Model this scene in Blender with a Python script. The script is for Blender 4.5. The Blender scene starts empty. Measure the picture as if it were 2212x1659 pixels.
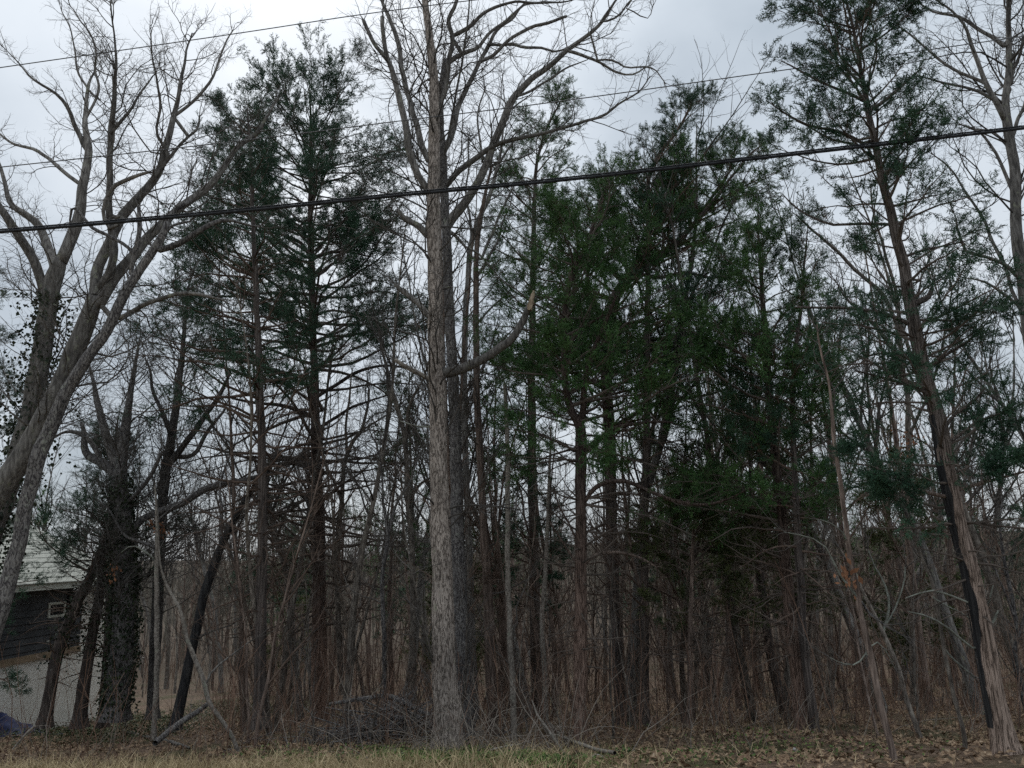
import bpy, math, random
import numpy as np
from mathutils import Matrix, Vector

rng = np.random.default_rng(7)
random.seed(7)
S = bpy.context.scene
C = S.collection
PI = math.pi

# ------------------------------------------------------------------ camera
CAM_Z = 1.65
PITCH = math.radians(12.2)
ROLL = math.radians(2.0)
FPX = 1661.0                       # focal length in units of a 2212 wide picture
cam_d = bpy.data.cameras.new('camera')
cam_d.sensor_width = 36.0
cam_d.lens = 36.0 * FPX / 2212.0
cam_d.clip_start = 0.05
cam_d.clip_end = 4000
cam = bpy.data.objects.new('camera', cam_d)
C.objects.link(cam)
_fw = Vector((0, math.cos(PITCH), math.sin(PITCH)))
_rt = Vector((1, 0, 0))
_up = _rt.cross(_fw)
_rt2 = _rt * math.cos(ROLL) - _up * math.sin(ROLL)
_up2 = _up * math.cos(ROLL) + _rt * math.sin(ROLL)
M = Matrix((( _rt2.x, _up2.x, -_fw.x, 0), (_rt2.y, _up2.y, -_fw.y, 0), (_rt2.z, _up2.z, -_fw.z, CAM_Z), (0, 0, 0, 1)))
cam.matrix_world = M
S.camera = cam
FW, RT, UP = np.array(_fw), np.array(_rt2), np.array(_up2)
CAMP = np.array([0, 0, CAM_Z])

# ------------------------------------------------------------------ light
SUN_EL, SUN_AZ = math.radians(47), math.radians(-20)   # azimuth from +Y towards +X
sun_vec = Vector((math.sin(SUN_AZ) * math.cos(SUN_EL), math.cos(SUN_AZ) * math.cos(SUN_EL), math.sin(SUN_EL)))
world = bpy.data.worlds.new('World')
S.world = world
world.use_nodes = True
world.cycles.sampling_method = 'NONE'      # an even overcast sky needs no light map
nt = world.node_tree
nt.nodes.clear()
def N(tree, typ, **kw):
    n = tree.nodes.new(typ)
    for k, v in kw.items():
        if k.startswith('i_'):
            key = k[2:]
            key = int(key) if key.isdigit() else key
            n.inputs[key].default_value = v
        else:
            setattr(n, k, v)
    return n
def L(tree, a, b):
    tree.links.new(a, b)
def ramp(tree, fac, stops):
    r = N(tree, 'ShaderNodeValToRGB')
    el = r.color_ramp.elements
    while len(el) < len(stops):
        el.new(0.5)
    for e, (p, c) in zip(el, stops):
        e.position = p
        e.color = (c[0], c[1], c[2], 1) if hasattr(c, '__len__') else (c, c, c, 1)
    L(tree, fac, r.inputs[0])
    return r
wo = N(nt, 'ShaderNodeOutputWorld')
bg = N(nt, 'ShaderNodeBackground', i_Strength=0.1)
sky = N(nt, 'ShaderNodeTexSky', sky_type='NISHITA', sun_disc=False, sun_elevation=SUN_EL, sun_rotation=SUN_AZ)
tc = N(nt, 'ShaderNodeTexCoord')
sep = N(nt, 'ShaderNodeSeparateXYZ'); L(nt, tc.outputs['Generated'], sep.inputs[0])
zz = N(nt, 'ShaderNodeMath', operation='MAXIMUM', i_1=0.0); L(nt, sep.outputs[2], zz.inputs[0])
za = N(nt, 'ShaderNodeMath', operation='ADD', i_1=0.5); L(nt, zz.outputs[0], za.inputs[0])
dx = N(nt, 'ShaderNodeMath', operation='DIVIDE'); L(nt, sep.outputs[0], dx.inputs[0]); L(nt, za.outputs[0], dx.inputs[1])
dy = N(nt, 'ShaderNodeMath', operation='DIVIDE'); L(nt, sep.outputs[1], dy.inputs[0]); L(nt, za.outputs[0], dy.inputs[1])
cxyz = N(nt, 'ShaderNodeCombineXYZ', i_Z=7.9); L(nt, dx.outputs[0], cxyz.inputs[0]); L(nt, dy.outputs[0], cxyz.inputs[1])
n1 = N(nt, 'ShaderNodeTexNoise', i_Scale=2.3, i_Detail=6.0, i_Roughness=0.5); L(nt, cxyz.outputs[0], n1.inputs['Vector'])
cr = ramp(nt, n1.outputs[0], [(0.28, (2.4, 2.75, 3.1)), (0.42, (3.15, 3.5, 3.85)), (0.52, (3.8, 4.15, 4.5)), (0.64, (4.4, 4.7, 5.0)), (0.8, (5.4, 5.6, 5.8))])
# veiled sun: thin cloud lit from behind
vs = N(nt, 'ShaderNodeVectorMath', operation='DOT_PRODUCT'); L(nt, tc.outputs['Generated'], vs.inputs[0]); vs.inputs[1].default_value = tuple(sun_vec)
vm = N(nt, 'ShaderNodeMath', operation='MAXIMUM', i_1=0.0); L(nt, vs.outputs['Value'], vm.inputs[0])
vp = N(nt, 'ShaderNodeMath', operation='POWER', i_1=55.0); L(nt, vm.outputs[0], vp.inputs[0])
n2 = N(nt, 'ShaderNodeTexNoise', i_Scale=3.1, i_Detail=4.0, i_Roughness=0.5); L(nt, cxyz.outputs[0], n2.inputs['Vector'])
nr = ramp(nt, n2.outputs[0], [(0.5, 0.0), (0.6, 0.7), (0.7, 1.0)])
vg = N(nt, 'ShaderNodeMath', operation='MULTIPLY'); L(nt, vp.outputs[0], vg.inputs[0]); L(nt, nr.outputs[0], vg.inputs[1])
vg2 = N(nt, 'ShaderNodeMath', operation='MULTIPLY', i_1=2.6); L(nt, vg.outputs[0], vg2.inputs[0])
# overcast dome: brighter towards the zenith
ze = N(nt, 'ShaderNodeMapRange', i_1=0.0, i_2=1.0, i_3=0.86, i_4=1.5); L(nt, zz.outputs[0], ze.inputs[0])
zs_ = N(nt, 'ShaderNodeVectorMath', operation='SCALE'); L(nt, cr.outputs[0], zs_.inputs[0]); L(nt, ze.outputs[0], zs_.inputs['Scale'])
add = N(nt, 'ShaderNodeVectorMath', operation='ADD'); L(nt, zs_.outputs[0], add.inputs[0]); L(nt, vg2.outputs[0], add.inputs[1])
mx = N(nt, 'ShaderNodeMix', data_type='RGBA'); mx.inputs[0].default_value = 0.94
L(nt, sky.outputs[0], mx.inputs[6]); L(nt, add.outputs[0], mx.inputs[7])
L(nt, mx.outputs[2], bg.inputs[0]); L(nt, bg.outputs[0], wo.inputs[0])

sd = bpy.data.lights.new('sun', 'SUN'); sd.energy = 1.5; sd.angle = math.radians(70); sd.color = (1.0, 0.96, 0.9)
sun = bpy.data.objects.new('sun', sd); C.objects.link(sun)
sun.rotation_euler = (-sun_vec).to_track_quat('-Z', 'Y').to_euler()
S.view_settings.view_transform = 'Standard'
S.view_settings.look = 'None'
S.view_settings.exposure = 0.7
S.view_settings.gamma = 1.0
S.view_settings.use_curve_mapping = False
S.cycles.max_bounces = 5
S.cycles.diffuse_bounces = 4
S.cycles.glossy_bounces = 1
S.cycles.use_denoising = False
S.cycles.denoiser = 'OPENIMAGEDENOISE'
S.cycles.denoising_input_passes = 'RGB_ALBEDO_NORMAL'
S.cycles.denoising_prefilter = 'ACCURATE'

# ------------------------------------------------------------------ terrain function
_gy = np.array([-200, 3, 5, 9, 13, 20, 27, 45, 80, 140, 210, 300, 450, 620, 1500.])
_gz = np.array([-1.65, -1.65, -1.78, -2.36, -3.08, -4.12, -5.08, -7.0, -9.3, -11, -11, -10, -5, -4, -4.]) + CAM_Z
def ground(x, y):
    x = np.asarray(x, float); y = np.asarray(y, float)
    z = np.interp(y, _gy, _gz)
    w = np.clip((y - 7) / 6, 0, 1)
    z = z + w * (0.07 * np.sin(x * 0.9 + 1.3) * np.cos(y * 0.7) + 0.05 * np.sin(x * 1.7 + y * 1.1) + 0.03 * np.sin(3.1 * x - 2.3 * y))
    far = np.clip((y - 120) / 200, 0, 1)
    return z + far * (5 * np.sin(x * 0.011 + 0.6) + 2.5 * np.sin(x * 0.031 + y * 0.01))
def ray(px, py):
    return FW + RT * ((px - 1106) / FPX) + UP * ((829.5 - py) / FPX)
def at(px, py, y):
    r = ray(px, py)
    t = y / r[1]
    return CAMP + r * t, t
def base_y(px, py):
    r = ray(px, py)
    ys = np.linspace(6, 120, 4000)
    t = ys / r[1]
    d = CAMP[2] + r[2] * t - ground(r[0] * t, ys)
    k = np.argmax(d < 0)
    return float(ys[k]) if d.min() < 0 else 60.0

# ------------------------------------------------------------------ materials
def mat(name, build, rough=0.9, spec=0.15):
    m = bpy.data.materials.new(name); m.use_nodes = True
    t = m.node_tree
    b = t.nodes['Principled BSDF']
    b.inputs['Roughness'].default_value = rough
    b.inputs['Specular IOR Level'].default_value = spec
    build(t, b)
    return m
def coords(t, scale, kind='Object'):
    tcn = N(t, 'ShaderNodeTexCoord')
    mp = N(t, 'ShaderNodeMapping'); mp.inputs['Scale'].default_value = scale
    L(t, tcn.outputs[kind], mp.inputs[0])
    return mp.outputs[0]
def vary(t, col, lo=0.75, hi=1.25):
    oi = N(t, 'ShaderNodeObjectInfo')
    mr = N(t, 'ShaderNodeMapRange', i_3=lo, i_4=hi); L(t, oi.outputs['Random'], mr.inputs[0])
    mm = N(t, 'ShaderNodeVectorMath', operation='SCALE'); L(t, col, mm.inputs[0]); L(t, mr.outputs[0], mm.inputs['Scale'])
    return mm.outputs[0]
BG = 1.7
def bark(name, c0, c1, c2, lichen=None, lich=0.6, zs=0.16, sc=26, bump=0.6, var=(0.8, 1.2), furrow=False, top=None):
    c0, c1, c2 = [tuple(v * BG for v in c) for c in (c0, c1, c2)]
    def f(t, b):
        v = coords(t, (1, 1, zs))
        n = N(t, 'ShaderNodeTexNoise', i_Scale=sc, i_Detail=4.0, i_Roughness=0.6, i_Distortion=0.4); L(t, v, n.inputs['Vector'])
        dk = tuple(v * 0.35 for v in c0)
        r = ramp(t, n.outputs[0], [(0.3, c0), (0.4, c2), (0.46, c1), (0.5, dk), (0.54, c1), (0.62, c2), (0.74, c0)] if furrow else [(0.33, c0), (0.5, c1), (0.68, c2)])
        col = r.outputs[0]
        v2 = coords(t, (1, 1, 0.6))
        nb = N(t, 'ShaderNodeTexNoise', i_Scale=1.7, i_Detail=3.0); L(t, v2, nb.inputs['Vector'])
        rb = ramp(t, nb.outputs[0], [(0.3, 0.7), (0.7, 1.25)])
        mm = N(t, 'ShaderNodeVectorMath', operation='MULTIPLY'); L(t, col, mm.inputs[0]); L(t, rb.outputs[0], mm.inputs[1])
        col = mm.outputs[0]
        if lichen:
            nl = N(t, 'ShaderNodeTexNoise', i_Scale=7.0, i_Detail=6.0, i_Roughness=0.7); L(t, v2, nl.inputs['Vector'])
            rl = ramp(t, nl.outputs[0], [(lich - 0.02, 0.0), (lich + 0.07, 0.8)])
            mi = N(t, 'ShaderNodeMix', data_type='RGBA'); L(t, rl.outputs[0], mi.inputs[0]); L(t, col, mi.inputs[6]); mi.inputs[7].default_value = (*lichen, 1)
            col = mi.outputs[2]
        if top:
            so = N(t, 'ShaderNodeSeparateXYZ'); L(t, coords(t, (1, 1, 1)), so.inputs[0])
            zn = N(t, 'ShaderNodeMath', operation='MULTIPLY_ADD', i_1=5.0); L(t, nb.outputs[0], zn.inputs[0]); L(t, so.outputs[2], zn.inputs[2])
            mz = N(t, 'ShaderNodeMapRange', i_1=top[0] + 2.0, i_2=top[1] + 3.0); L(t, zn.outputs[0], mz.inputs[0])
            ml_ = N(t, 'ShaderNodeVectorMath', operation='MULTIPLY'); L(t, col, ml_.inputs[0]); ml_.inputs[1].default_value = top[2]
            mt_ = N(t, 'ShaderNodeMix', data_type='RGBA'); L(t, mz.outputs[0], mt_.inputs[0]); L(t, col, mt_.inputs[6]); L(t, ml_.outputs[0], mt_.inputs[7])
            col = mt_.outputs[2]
        L(t, vary(t, col, *var), b.inputs['Base Color'])
        bp = N(t, 'ShaderNodeBump', i_Strength=bump, i_Distance=0.03); L(t, n.outputs[0], bp.inputs['Height']); L(t, bp.outputs[0], b.inputs['Normal'])
    return mat(name, f)
def plain(name, c0, c1, sc=8.0, rough=0.9, var=(0.85, 1.15), zs=1.0):
    def f(t, b):
        n = N(t, 'ShaderNodeTexNoise', i_Scale=sc, i_Detail=4.0); L(t, coords(t, (1, 1, zs)), n.inputs['Vector'])
        r = ramp(t, n.outputs[0], [(0.35, c0), (0.65, c1)])
        L(t, vary(t, r.outputs[0], *var), b.inputs['Base Color'])
    return mat(name, f, rough)
def leafy(name, c0, c1, c2, sc=2.0, rough=0.6, trans=0.0):
    def f(t, b):
        v = N(t, 'ShaderNodeNewGeometry').outputs['Position']
        n = N(t, 'ShaderNodeTexNoise', i_Scale=sc, i_Detail=3.0); L(t, v, n.inputs['Vector'])
        nf = N(t, 'ShaderNodeTexNoise', i_Scale=sc * 14, i_Detail=1.0); L(t, v, nf.inputs['Vector'])
        ad = N(t, 'ShaderNodeMath', operation='ADD'); L(t, n.outputs[0], ad.inputs[0]); L(t, nf.outputs[0], ad.inputs[1])
        hf = N(t, 'ShaderNodeMath', operation='MULTIPLY', i_1=0.5); L(t, ad.outputs[0], hf.inputs[0])
        r = ramp(t, hf.outputs[0], [(0.38, c0), (0.5, c1), (0.62, c2)])
        L(t, vary(t, r.outputs[0], 0.85, 1.15), b.inputs['Base Color'])
    return mat(name, f, rough, 0.2)

M_OAK = bark('oak_bark', (0.055, 0.045, 0.039), (0.15, 0.128, 0.112), (0.26, 0.228, 0.202), (0.27, 0.28, 0.2), 0.64, zs=0.22, sc=20, furrow=True, bump=0.9)
M_OAKD = bark('dark_lichen_bark', (0.02, 0.019, 0.02), (0.06, 0.056, 0.056), (0.12, 0.115, 0.11), (0.30, 0.32, 0.27), 0.63, zs=0.3, sc=22, furrow=True)
M_OAKG = bark('grey_limb_bark', (0.035, 0.033, 0.031), (0.085, 0.08, 0.075), (0.15, 0.144, 0.134), (0.25, 0.26, 0.19), 0.6)
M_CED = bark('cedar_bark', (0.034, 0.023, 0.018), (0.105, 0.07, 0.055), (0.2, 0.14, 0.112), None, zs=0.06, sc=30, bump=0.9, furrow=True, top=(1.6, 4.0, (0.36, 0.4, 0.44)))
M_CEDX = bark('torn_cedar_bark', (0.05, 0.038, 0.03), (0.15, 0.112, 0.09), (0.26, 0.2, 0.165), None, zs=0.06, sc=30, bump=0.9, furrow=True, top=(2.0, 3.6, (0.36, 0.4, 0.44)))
M_CEDD = bark('dark_cedar_bark', (0.018, 0.016, 0.015), (0.055, 0.046, 0.042), (0.11, 0.093, 0.083), None, zs=0.05, sc=30)
M_PALE = bark('pale_sapling_bark', (0.06, 0.052, 0.045), (0.125, 0.112, 0.098), (0.2, 0.183, 0.16), (0.2, 0.22, 0.17), 0.58, zs=0.7, sc=24, bump=0.3)
M_BROWN = bark('brown_bark', (0.035, 0.026, 0.022), (0.095, 0.072, 0.06), (0.18, 0.14, 0.118), None, zs=0.1, sc=28)
M_GREY = bark('wood_bark', (0.03, 0.026, 0.022), (0.085, 0.074, 0.064), (0.16, 0.145, 0.125), (0.16, 0.17, 0.12), 0.66, zs=0.3, sc=20, bump=0.4, var=(0.6, 1.35))
M_BLACK = bark('wet_black_bark', (0.008, 0.008, 0.009), (0.02, 0.02, 0.021), (0.045, 0.044, 0.043), None, zs=0.06, sc=30)
M_TWIG = plain('twig_bark', (0.055, 0.05, 0.046), (0.115, 0.106, 0.098), 3.0)
M_TWIGB = plain('brown_twig_bark', (0.08, 0.057, 0.046), (0.17, 0.125, 0.1), 3.0, var=(0.7, 1.3))
M_DEAD = plain('dead_twig_bark', (0.075, 0.062, 0.053), (0.15, 0.125, 0.108), 3.0)
M_LICH = plain('lichen_twig', (0.13, 0.135, 0.115), (0.26, 0.275, 0.235), 9.0)
M_WOOD = plain('torn_pale_wood', (0.24, 0.18, 0.125), (0.42, 0.34, 0.25), 30.0, zs=0.1)
M_FOL = leafy('cedar_foliage', (0.022, 0.054, 0.018), (0.046, 0.112, 0.034), (0.09, 0.165, 0.05))
M_FOLD = leafy('dark_cedar_foliage', (0.018, 0.044, 0.027), (0.036, 0.084, 0.05), (0.064, 0.125, 0.068))
M_FOLO = leafy('olive_cedar_foliage', (0.03, 0.043, 0.017), (0.062, 0.082, 0.03), (0.115, 0.14, 0.045))
M_IVY = leafy('ivy_leaves', (0.008, 0.014, 0.009), (0.018, 0.028, 0.014), (0.04, 0.055, 0.022), 3.0, 0.45)

# ------------------------------------------------------------------ mesh helpers
def make_mesh(name, V, F, m, smooth=False):
    """V (n,3); F list of (k,3) / (k,4) index arrays"""
    me = bpy.data.meshes.new(name)
    F = [f for f in F if len(f)]
    nl = sum(f.size for f in F); nf = sum(len(f) for f in F)
    me.vertices.add(len(V)); me.vertices.foreach_set('co', np.ascontiguousarray(V, dtype=np.float32).ravel())
    me.loops.add(nl); me.loops.foreach_set('vertex_index', np.concatenate([f.ravel() for f in F]).astype(np.int32))
    me.polygons.add(nf)
    tot = np.concatenate([np.full(len(f), f.shape[1]) for f in F])
    st = np.concatenate([[0], np.cumsum(tot)[:-1]]).astype(np.int32)
    me.polygons.foreach_set('loop_start', st)
    me.polygons.foreach_set('use_smooth', np.full(nf, smooth))
    me.materials.append(m)
    me.update(calc_edges=True)
    return me
def link(name, me, parent=None, loc=None):
    o = bpy.data.objects.new(name, me); C.objects.link(o)
    if parent: o.parent = parent
    if loc is not None: o.location = loc
    return o
def tag(o, label=None, cat=None, group=None, kind=None):
    if label: o['label'] = label
    if cat: o['category'] = cat
    if group: o['group'] = group
    if kind: o['kind'] = kind
    return o
def thing(name, label, cat, loc, group=None):
    o = bpy.data.objects.new(name, None); C.objects.link(o); o.empty_display_size = 0.2
    o.location = loc
    return tag(o, label, cat, group)
def norm(v):
    return v / np.maximum(np.linalg.norm(v, axis=-1, keepdims=True), 1e-9)
def tubes(P, R, sides, cap=False):
    """P (M,K,3) R (M,K) -> verts, quads"""
    Mn, K, _ = P.shape
    if cap:
        P = np.concatenate([P, P[:, -1:]], 1); R = np.concatenate([R, R[:, -1:] * 0.02], 1); K += 1
    T = np.empty_like(P)
    T[:, 1:-1] = P[:, 2:] - P[:, :-2]; T[:, 0] = P[:, 1] - P[:, 0]; T[:, -1] = P[:, -1] - P[:, -2]
    if cap: T[:, -1] = T[:, -2] = P[:, -2] - P[:, -3]
    T = norm(T)
    tm = np.abs((P[:, -1] - P[:, 0]))
    ref = np.zeros((Mn, 3)); ref[np.arange(Mn), np.argmin(tm, 1)] = 1
    U = norm(np.cross(T, ref[:, None, :])); W = np.cross(T, U)
    a = np.arange(sides) * 2 * PI / sides
    V = P[:, :, None] + R[:, :, None, None] * (np.cos(a)[None, None, :, None] * U[:, :, None] + np.sin(a)[None, None, :, None] * W[:, :, None])
    m = np.arange(Mn)[:, None, None] * K * sides; k = np.arange(K - 1)[None, :, None] * sides
    s = np.arange(sides)[None, None, :]; s2 = (s + 1) % sides
    q = np.stack([m + k + s, m + k + s2, m + k + sides + s2, m + k + sides + s], -1).reshape(-1, 4)
    return V.reshape(-1, 3), q
class Bag:
    def __init__(self): self.V = []; self.F = []; self.n = 0
    def add(self, V, F):
        if len(V) == 0: return
        self.V.append(V); self.F.append(F + self.n); self.n += len(V)
    def tubes(self, P, R, sides, cap=False):
        if len(P): self.add(*tubes(P, R, sides, cap))
    def obj(self, name, m, parent=None, origin=(0, 0, 0), smooth=False, kind=None):
        if not self.V: return None
        V = np.concatenate(self.V) - np.asarray(origin)
        f3 = [f for f in self.F if f.shape[1] == 3]; f4 = [f for f in self.F if f.shape[1] == 4]
        F = ([np.concatenate(f3)] if f3 else []) + ([np.concatenate(f4)] if f4 else [])
        o = link(name, make_mesh(name, V, F, m, smooth), parent, None if parent else origin)
        if kind: o['kind'] = kind
        return o
def spline(pts, vals, n):
    """Catmull-Rom through pts, resampled to n points by length"""
    pts = np.asarray(pts, float); vals = np.asarray(vals, float)
    d = np.concatenate([[0], np.cumsum(np.linalg.norm(np.diff(pts, axis=0), axis=1))])
    t = np.linspace(0, d[-1], n)
    tan = np.gradient(pts, d, axis=0) if len(pts) > 2 else np.repeat(((pts[1] - pts[0]) / d[-1])[None], 2, 0)
    i = np.clip(np.searchsorted(d, t, side='right') - 1, 0, len(pts) - 2)
    h = (d[i + 1] - d[i])[:, None]; u = ((t - d[i])[:, None]) / h
    P = (2*u**3 - 3*u**2 + 1) * pts[i] + (u**3 - 2*u**2 + u) * h * tan[i] + (-2*u**3 + 3*u**2) * pts[i+1] + (u**3 - u**2) * h * tan[i+1]
    return P, np.interp(t, d, vals)
def plen(P):
    return np.linalg.norm(np.diff(P, axis=1), axis=2).sum(1)
def kids(P, R, n, t0, t1, lf, ang, K, wig, up, rk=0.008, lmin=0.1, lmax=9, taper=0.75, sd=0.22, shrink=0.55, horiz=0.0, cont=False):
    """children of every polyline; n = array of counts"""
    Np, K0, _ = P.shape
    n = np.asarray(n) if np.ndim(n) else np.full(Np, n)
    idx = np.repeat(np.arange(Np), n); Mn = len(idx)
    if Mn == 0: return np.zeros((0, K, 3)), np.zeros((0, K)), idx
    t = rng.uniform(t0, t1, Mn)
    f = np.minimum(t * (K0 - 1), K0 - 1.001); i = f.astype(int); fr = (f - i)[:, None]
    pos = P[idx, i] * (1 - fr) + P[idx, i + 1] * fr
    rad = R[idx, i] * (1 - fr[:, 0]) + R[idx, i + 1] * fr[:, 0]
    T = norm(P[idx, i + 1] - P[idx, i])
    v = rng.normal(size=(Mn, 3)); v[:, 2] *= (1 - horiz)
    v = norm(v - T * (v * T).sum(1, keepdims=True))
    a = rng.normal(ang, sd, Mn)[:, None]
    d = norm(T * np.cos(a) + v * np.sin(a))
    Ln = np.clip(plen(P)[idx] * lf * (1 - shrink * t) * rng.uniform(0.55, 1.35, Mn), lmin, lmax)
    Q = np.empty((Mn, K, 3)); Q[:, 0] = pos
    st = (Ln / (K - 1))[:, None]
    for k in range(1, K):
        d = norm(d + rng.normal(size=(Mn, 3)) * wig + np.array([0, 0, up]))
        Q[:, k] = Q[:, k - 1] + d * st
    r0 = np.minimum(rad * 0.8, 0.0028 + rk * Ln)
    RR = r0[:, None] * (1 - taper * np.linspace(0, 1, K)[None])
    return Q, RR, idx
def vnoise(nh, na, h, a):
    """periodic in a (0..1), value noise, h in cells"""
    g = rng.normal(size=(nh + 2, na))
    hi = np.floor(h).astype(int) % nh; hf = h - np.floor(h); hf = hf * hf * (3 - 2 * hf)
    aa = a * na; ai = np.floor(aa).astype(int) % na; af = aa - np.floor(aa); af = af * af * (3 - 2 * af)
    a2 = (ai + 1) % na
    return ((g[hi, ai] * (1 - af) + g[hi, a2] * af) * (1 - hf) + (g[hi + 1, ai] * (1 - af) + g[hi + 1, a2] * af) * hf)
def trunk_tube(P, R, sides, ridge=0.05, flare=0.0, cell=0.5, na=9, cap=True):
    V, q = tubes(P[None], R[None], sides)
    K = len(P)
    V = V.reshape(K, sides, 3)
    d = np.concatenate([[0], np.cumsum(np.linalg.norm(np.diff(P, axis=0), axis=1))])
    hh = np.repeat((d / cell)[:, None], sides, 1); aa = np.repeat((np.arange(sides) / sides)[None], K, 0)
    nz = vnoise(int(d[-1] / cell) + 3, na, hh, aa) + 0.6 * vnoise(int(d[-1] / cell * 3) + 3, na * 2, hh * 3, aa)
    sc = 1 + ridge * nz
    if flare:
        lob = 1 + 0.5 * np.cos(2 * PI * aa * 5 + 1.0)
        sc = sc + flare * np.exp(-d / 0.22)[:, None] * lob
    V = P[:, None] + (V - P[:, None]) * sc[:, :, None]
    V = V.reshape(-1, 3)
    if cap:
        c = len(V); V = np.concatenate([V, P[-1:] + (P[-1] - P[-2]) * 0.15])
        s = np.arange(sides)
        tri = np.stack([(K - 1) * sides + s, (K - 1) * sides + (s + 1) % sides, np.full(sides, c)], -1)
        return V, [q, tri]
    return V, [q]

# ------------------------------------------------------------------ traced trees
def trace(pts, y, drift=0.0, n=None, wob=0.0):
    """picture trace (px, py, width px) -> world polyline at depth y, drifting in depth by drift metres per metre"""
    W = []; Rr = []
    yy = y; prev = None
    for (px, py, w) in pts:
        p, t = at(px, py, yy)
        if prev is not None and drift:
            yy = yy + drift * np.linalg.norm(p - prev)
            p, t = at(px, py, yy)
        prev = p
        W.append(p); Rr.append(0.46 * w / FPX * t)
    n = n or max(6, int(np.linalg.norm(np.diff(W, axis=0), axis=1).sum() / 0.14))
    P, R = spline(W, Rr, n)
    if wob:
        e = rng.normal(size=P.shape) * wob; e[0] = 0
        for _ in range(2): e[1:-1] = (e[:-2] + e[1:-1] * 2 + e[2:]) / 4
        P = P + e
    return P, R
def wid(pts, w0, w1, p=1.0):
    n = len(pts)
    return [(x, y, w0 + (w1 - w0) * (i / (n - 1)) ** p) for i, (x, y) in enumerate(pts)]
def resample(P, K):
    d = np.concatenate([[0], np.cumsum(np.linalg.norm(np.diff(P, axis=0), axis=1))])
    t = np.linspace(0, d[-1], K)
    return np.stack([np.interp(t, d, P[:, j]) for j in range(3)], 1)
def resr(R, K):
    return np.interp(np.linspace(0, 1, K), np.linspace(0, 1, len(R)), R)

def front_tree(name, label, cat, trunk, limbs, y=None, mt=M_OAK, ml=None, mtw=M_TWIG, sides=18, ridge=0.05, flare=0.35,
               twig=1.0, tw_from=0.25, group=None, up=0.05, lean=0.0, trunk_twigs=0.0, blunt=False, sub=True, wk=1.0):
    ml = ml or mt
    if y is None: y = base_y(trunk[0][0], trunk[0][1])
    P, R = trace(trunk, y, lean, wob=0.012 if wk == 1 else 0.02); R = R * wk
    root = thing(name, label, cat, tuple(P[0]), group)
    o = P[0]
    P0 = P.copy(); P0 = np.concatenate([[P[0] - (P[1] - P[0]) / np.linalg.norm(P[1] - P[0]) * 0.25], P])
    R0 = np.concatenate([[R[0] * 1.05], R])
    V, F = trunk_tube(P0, R0, sides, ridge, flare)
    b = Bag(); n0 = len(V)
    ob = link('trunk', make_mesh('trunk', V - o, F, mt, True), root)
    allP = [(P, R, 0.62 if trunk_twigs == 0 else 0.2, trunk_twigs if trunk_twigs else 0.6)]
    for li, lm in enumerate(limbs):
        opt = {}
        if isinstance(lm, tuple): lm, opt = lm
        dr = opt.get('drift', rng.uniform(-0.35, 0.35))
        p0 = at(lm[0][0], lm[0][1], y)[0]
        # start from the nearest earlier wood
        best = None
        for (Q, RQ, _, _) in allP:
            dd = np.linalg.norm((Q - p0)[:, [0, 2]], axis=1); k = int(np.argmin(dd))
            if best is None or dd[k] < best[0]: best = (dd[k], Q[k], k)
        yl = best[1][1]
        LP, LR = trace(lm, yl, dr, wob=0.02); LR = LR * wk
        if best[0] > 0.02:
            st = best[1]
            nn = 4
            pre = np.linspace(st, LP[0], nn)[:-1] if best[0] < 1.2 else np.zeros((0, 3))
            LP = np.concatenate([pre, LP]); LR = np.concatenate([np.full(len(pre), LR[0]), LR])
        V, F = trunk_tube(LP, LR, opt.get('sides', 10), 0.04)
        lo = link('limb', make_mesh('limb', V - o, F, opt.get('m', ml), True), root)
        if opt.get('label'): lo['label'] = opt['label']
        if opt.get('torn'):
            tp, _ = trace(opt['torn'], LP[-1][1] - 0.05, 0.0, n=10)
            k = np.linspace(0, 1, 10); V, F = trunk_tube(tp, 0.045 * (0.8 + 0.5 * np.sin(3 * k)) * (1.05 - k) ** 0.5 + 0.004, 10, 0.3, cell=0.1)
            link('broken_end', make_mesh('broken_end', V - o, F, M_WOOD, True), root)
        allP.append((LP, LR, opt.get('from', tw_from), opt.get('twig', 1.0)))
    # procedural branchwork
    bag = Bag()
    if sub and twig > 0:
        for (Q, RQ, f0, tw) in allP:
            if tw <= 0: continue
            Ln = plen(Q[None])[0]
            K = 24
            q = resample(Q, K)[None]; r = resr(RQ, K)[None]
            nb = int(max(3, Ln * 4.2 * twig * tw))
            B, BR, _ = kids(q, r, nb, f0, 1.0, 0.36, 0.8, 9, 0.24, up, 0.0065, 0.4, 2.4)
            bag.tubes(B, BR, 5)
            if not blunt and r[0, -1] < 0.05:      # leader carries on from the tip
                E, ER, _ = kids(q, r, 3, 0.97, 1.0, 0.3, 0.3, 9, 0.14, up, 0.0085, 0.6, 2.0)
                bag.tubes(E, ER, 4); B = np.concatenate([B, E]); BR = np.concatenate([BR, ER])
            n2 = np.clip((plen(B) * 6.5 * twig).astype(int), 2, 11)
            D, DR, _ = kids(B, BR, n2, 0.2, 1.0, 0.45, 0.85, 6, 0.28, up, 0.0062, 0.22, 1.1)
            bag.tubes(D, DR, 3)
            n3 = np.clip((plen(D) * 7.5 * twig).astype(int), 1, 6)
            E, ER, _ = kids(D, DR, n3, 0.2, 1.0, 0.6, 0.85, 4, 0.3, up, 0.006, 0.12, 0.55)
            bag.tubes(E, ER, 3)
    bag.obj('twigs', mtw, root, o, kind='stuff')
    return root, P, R

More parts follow.
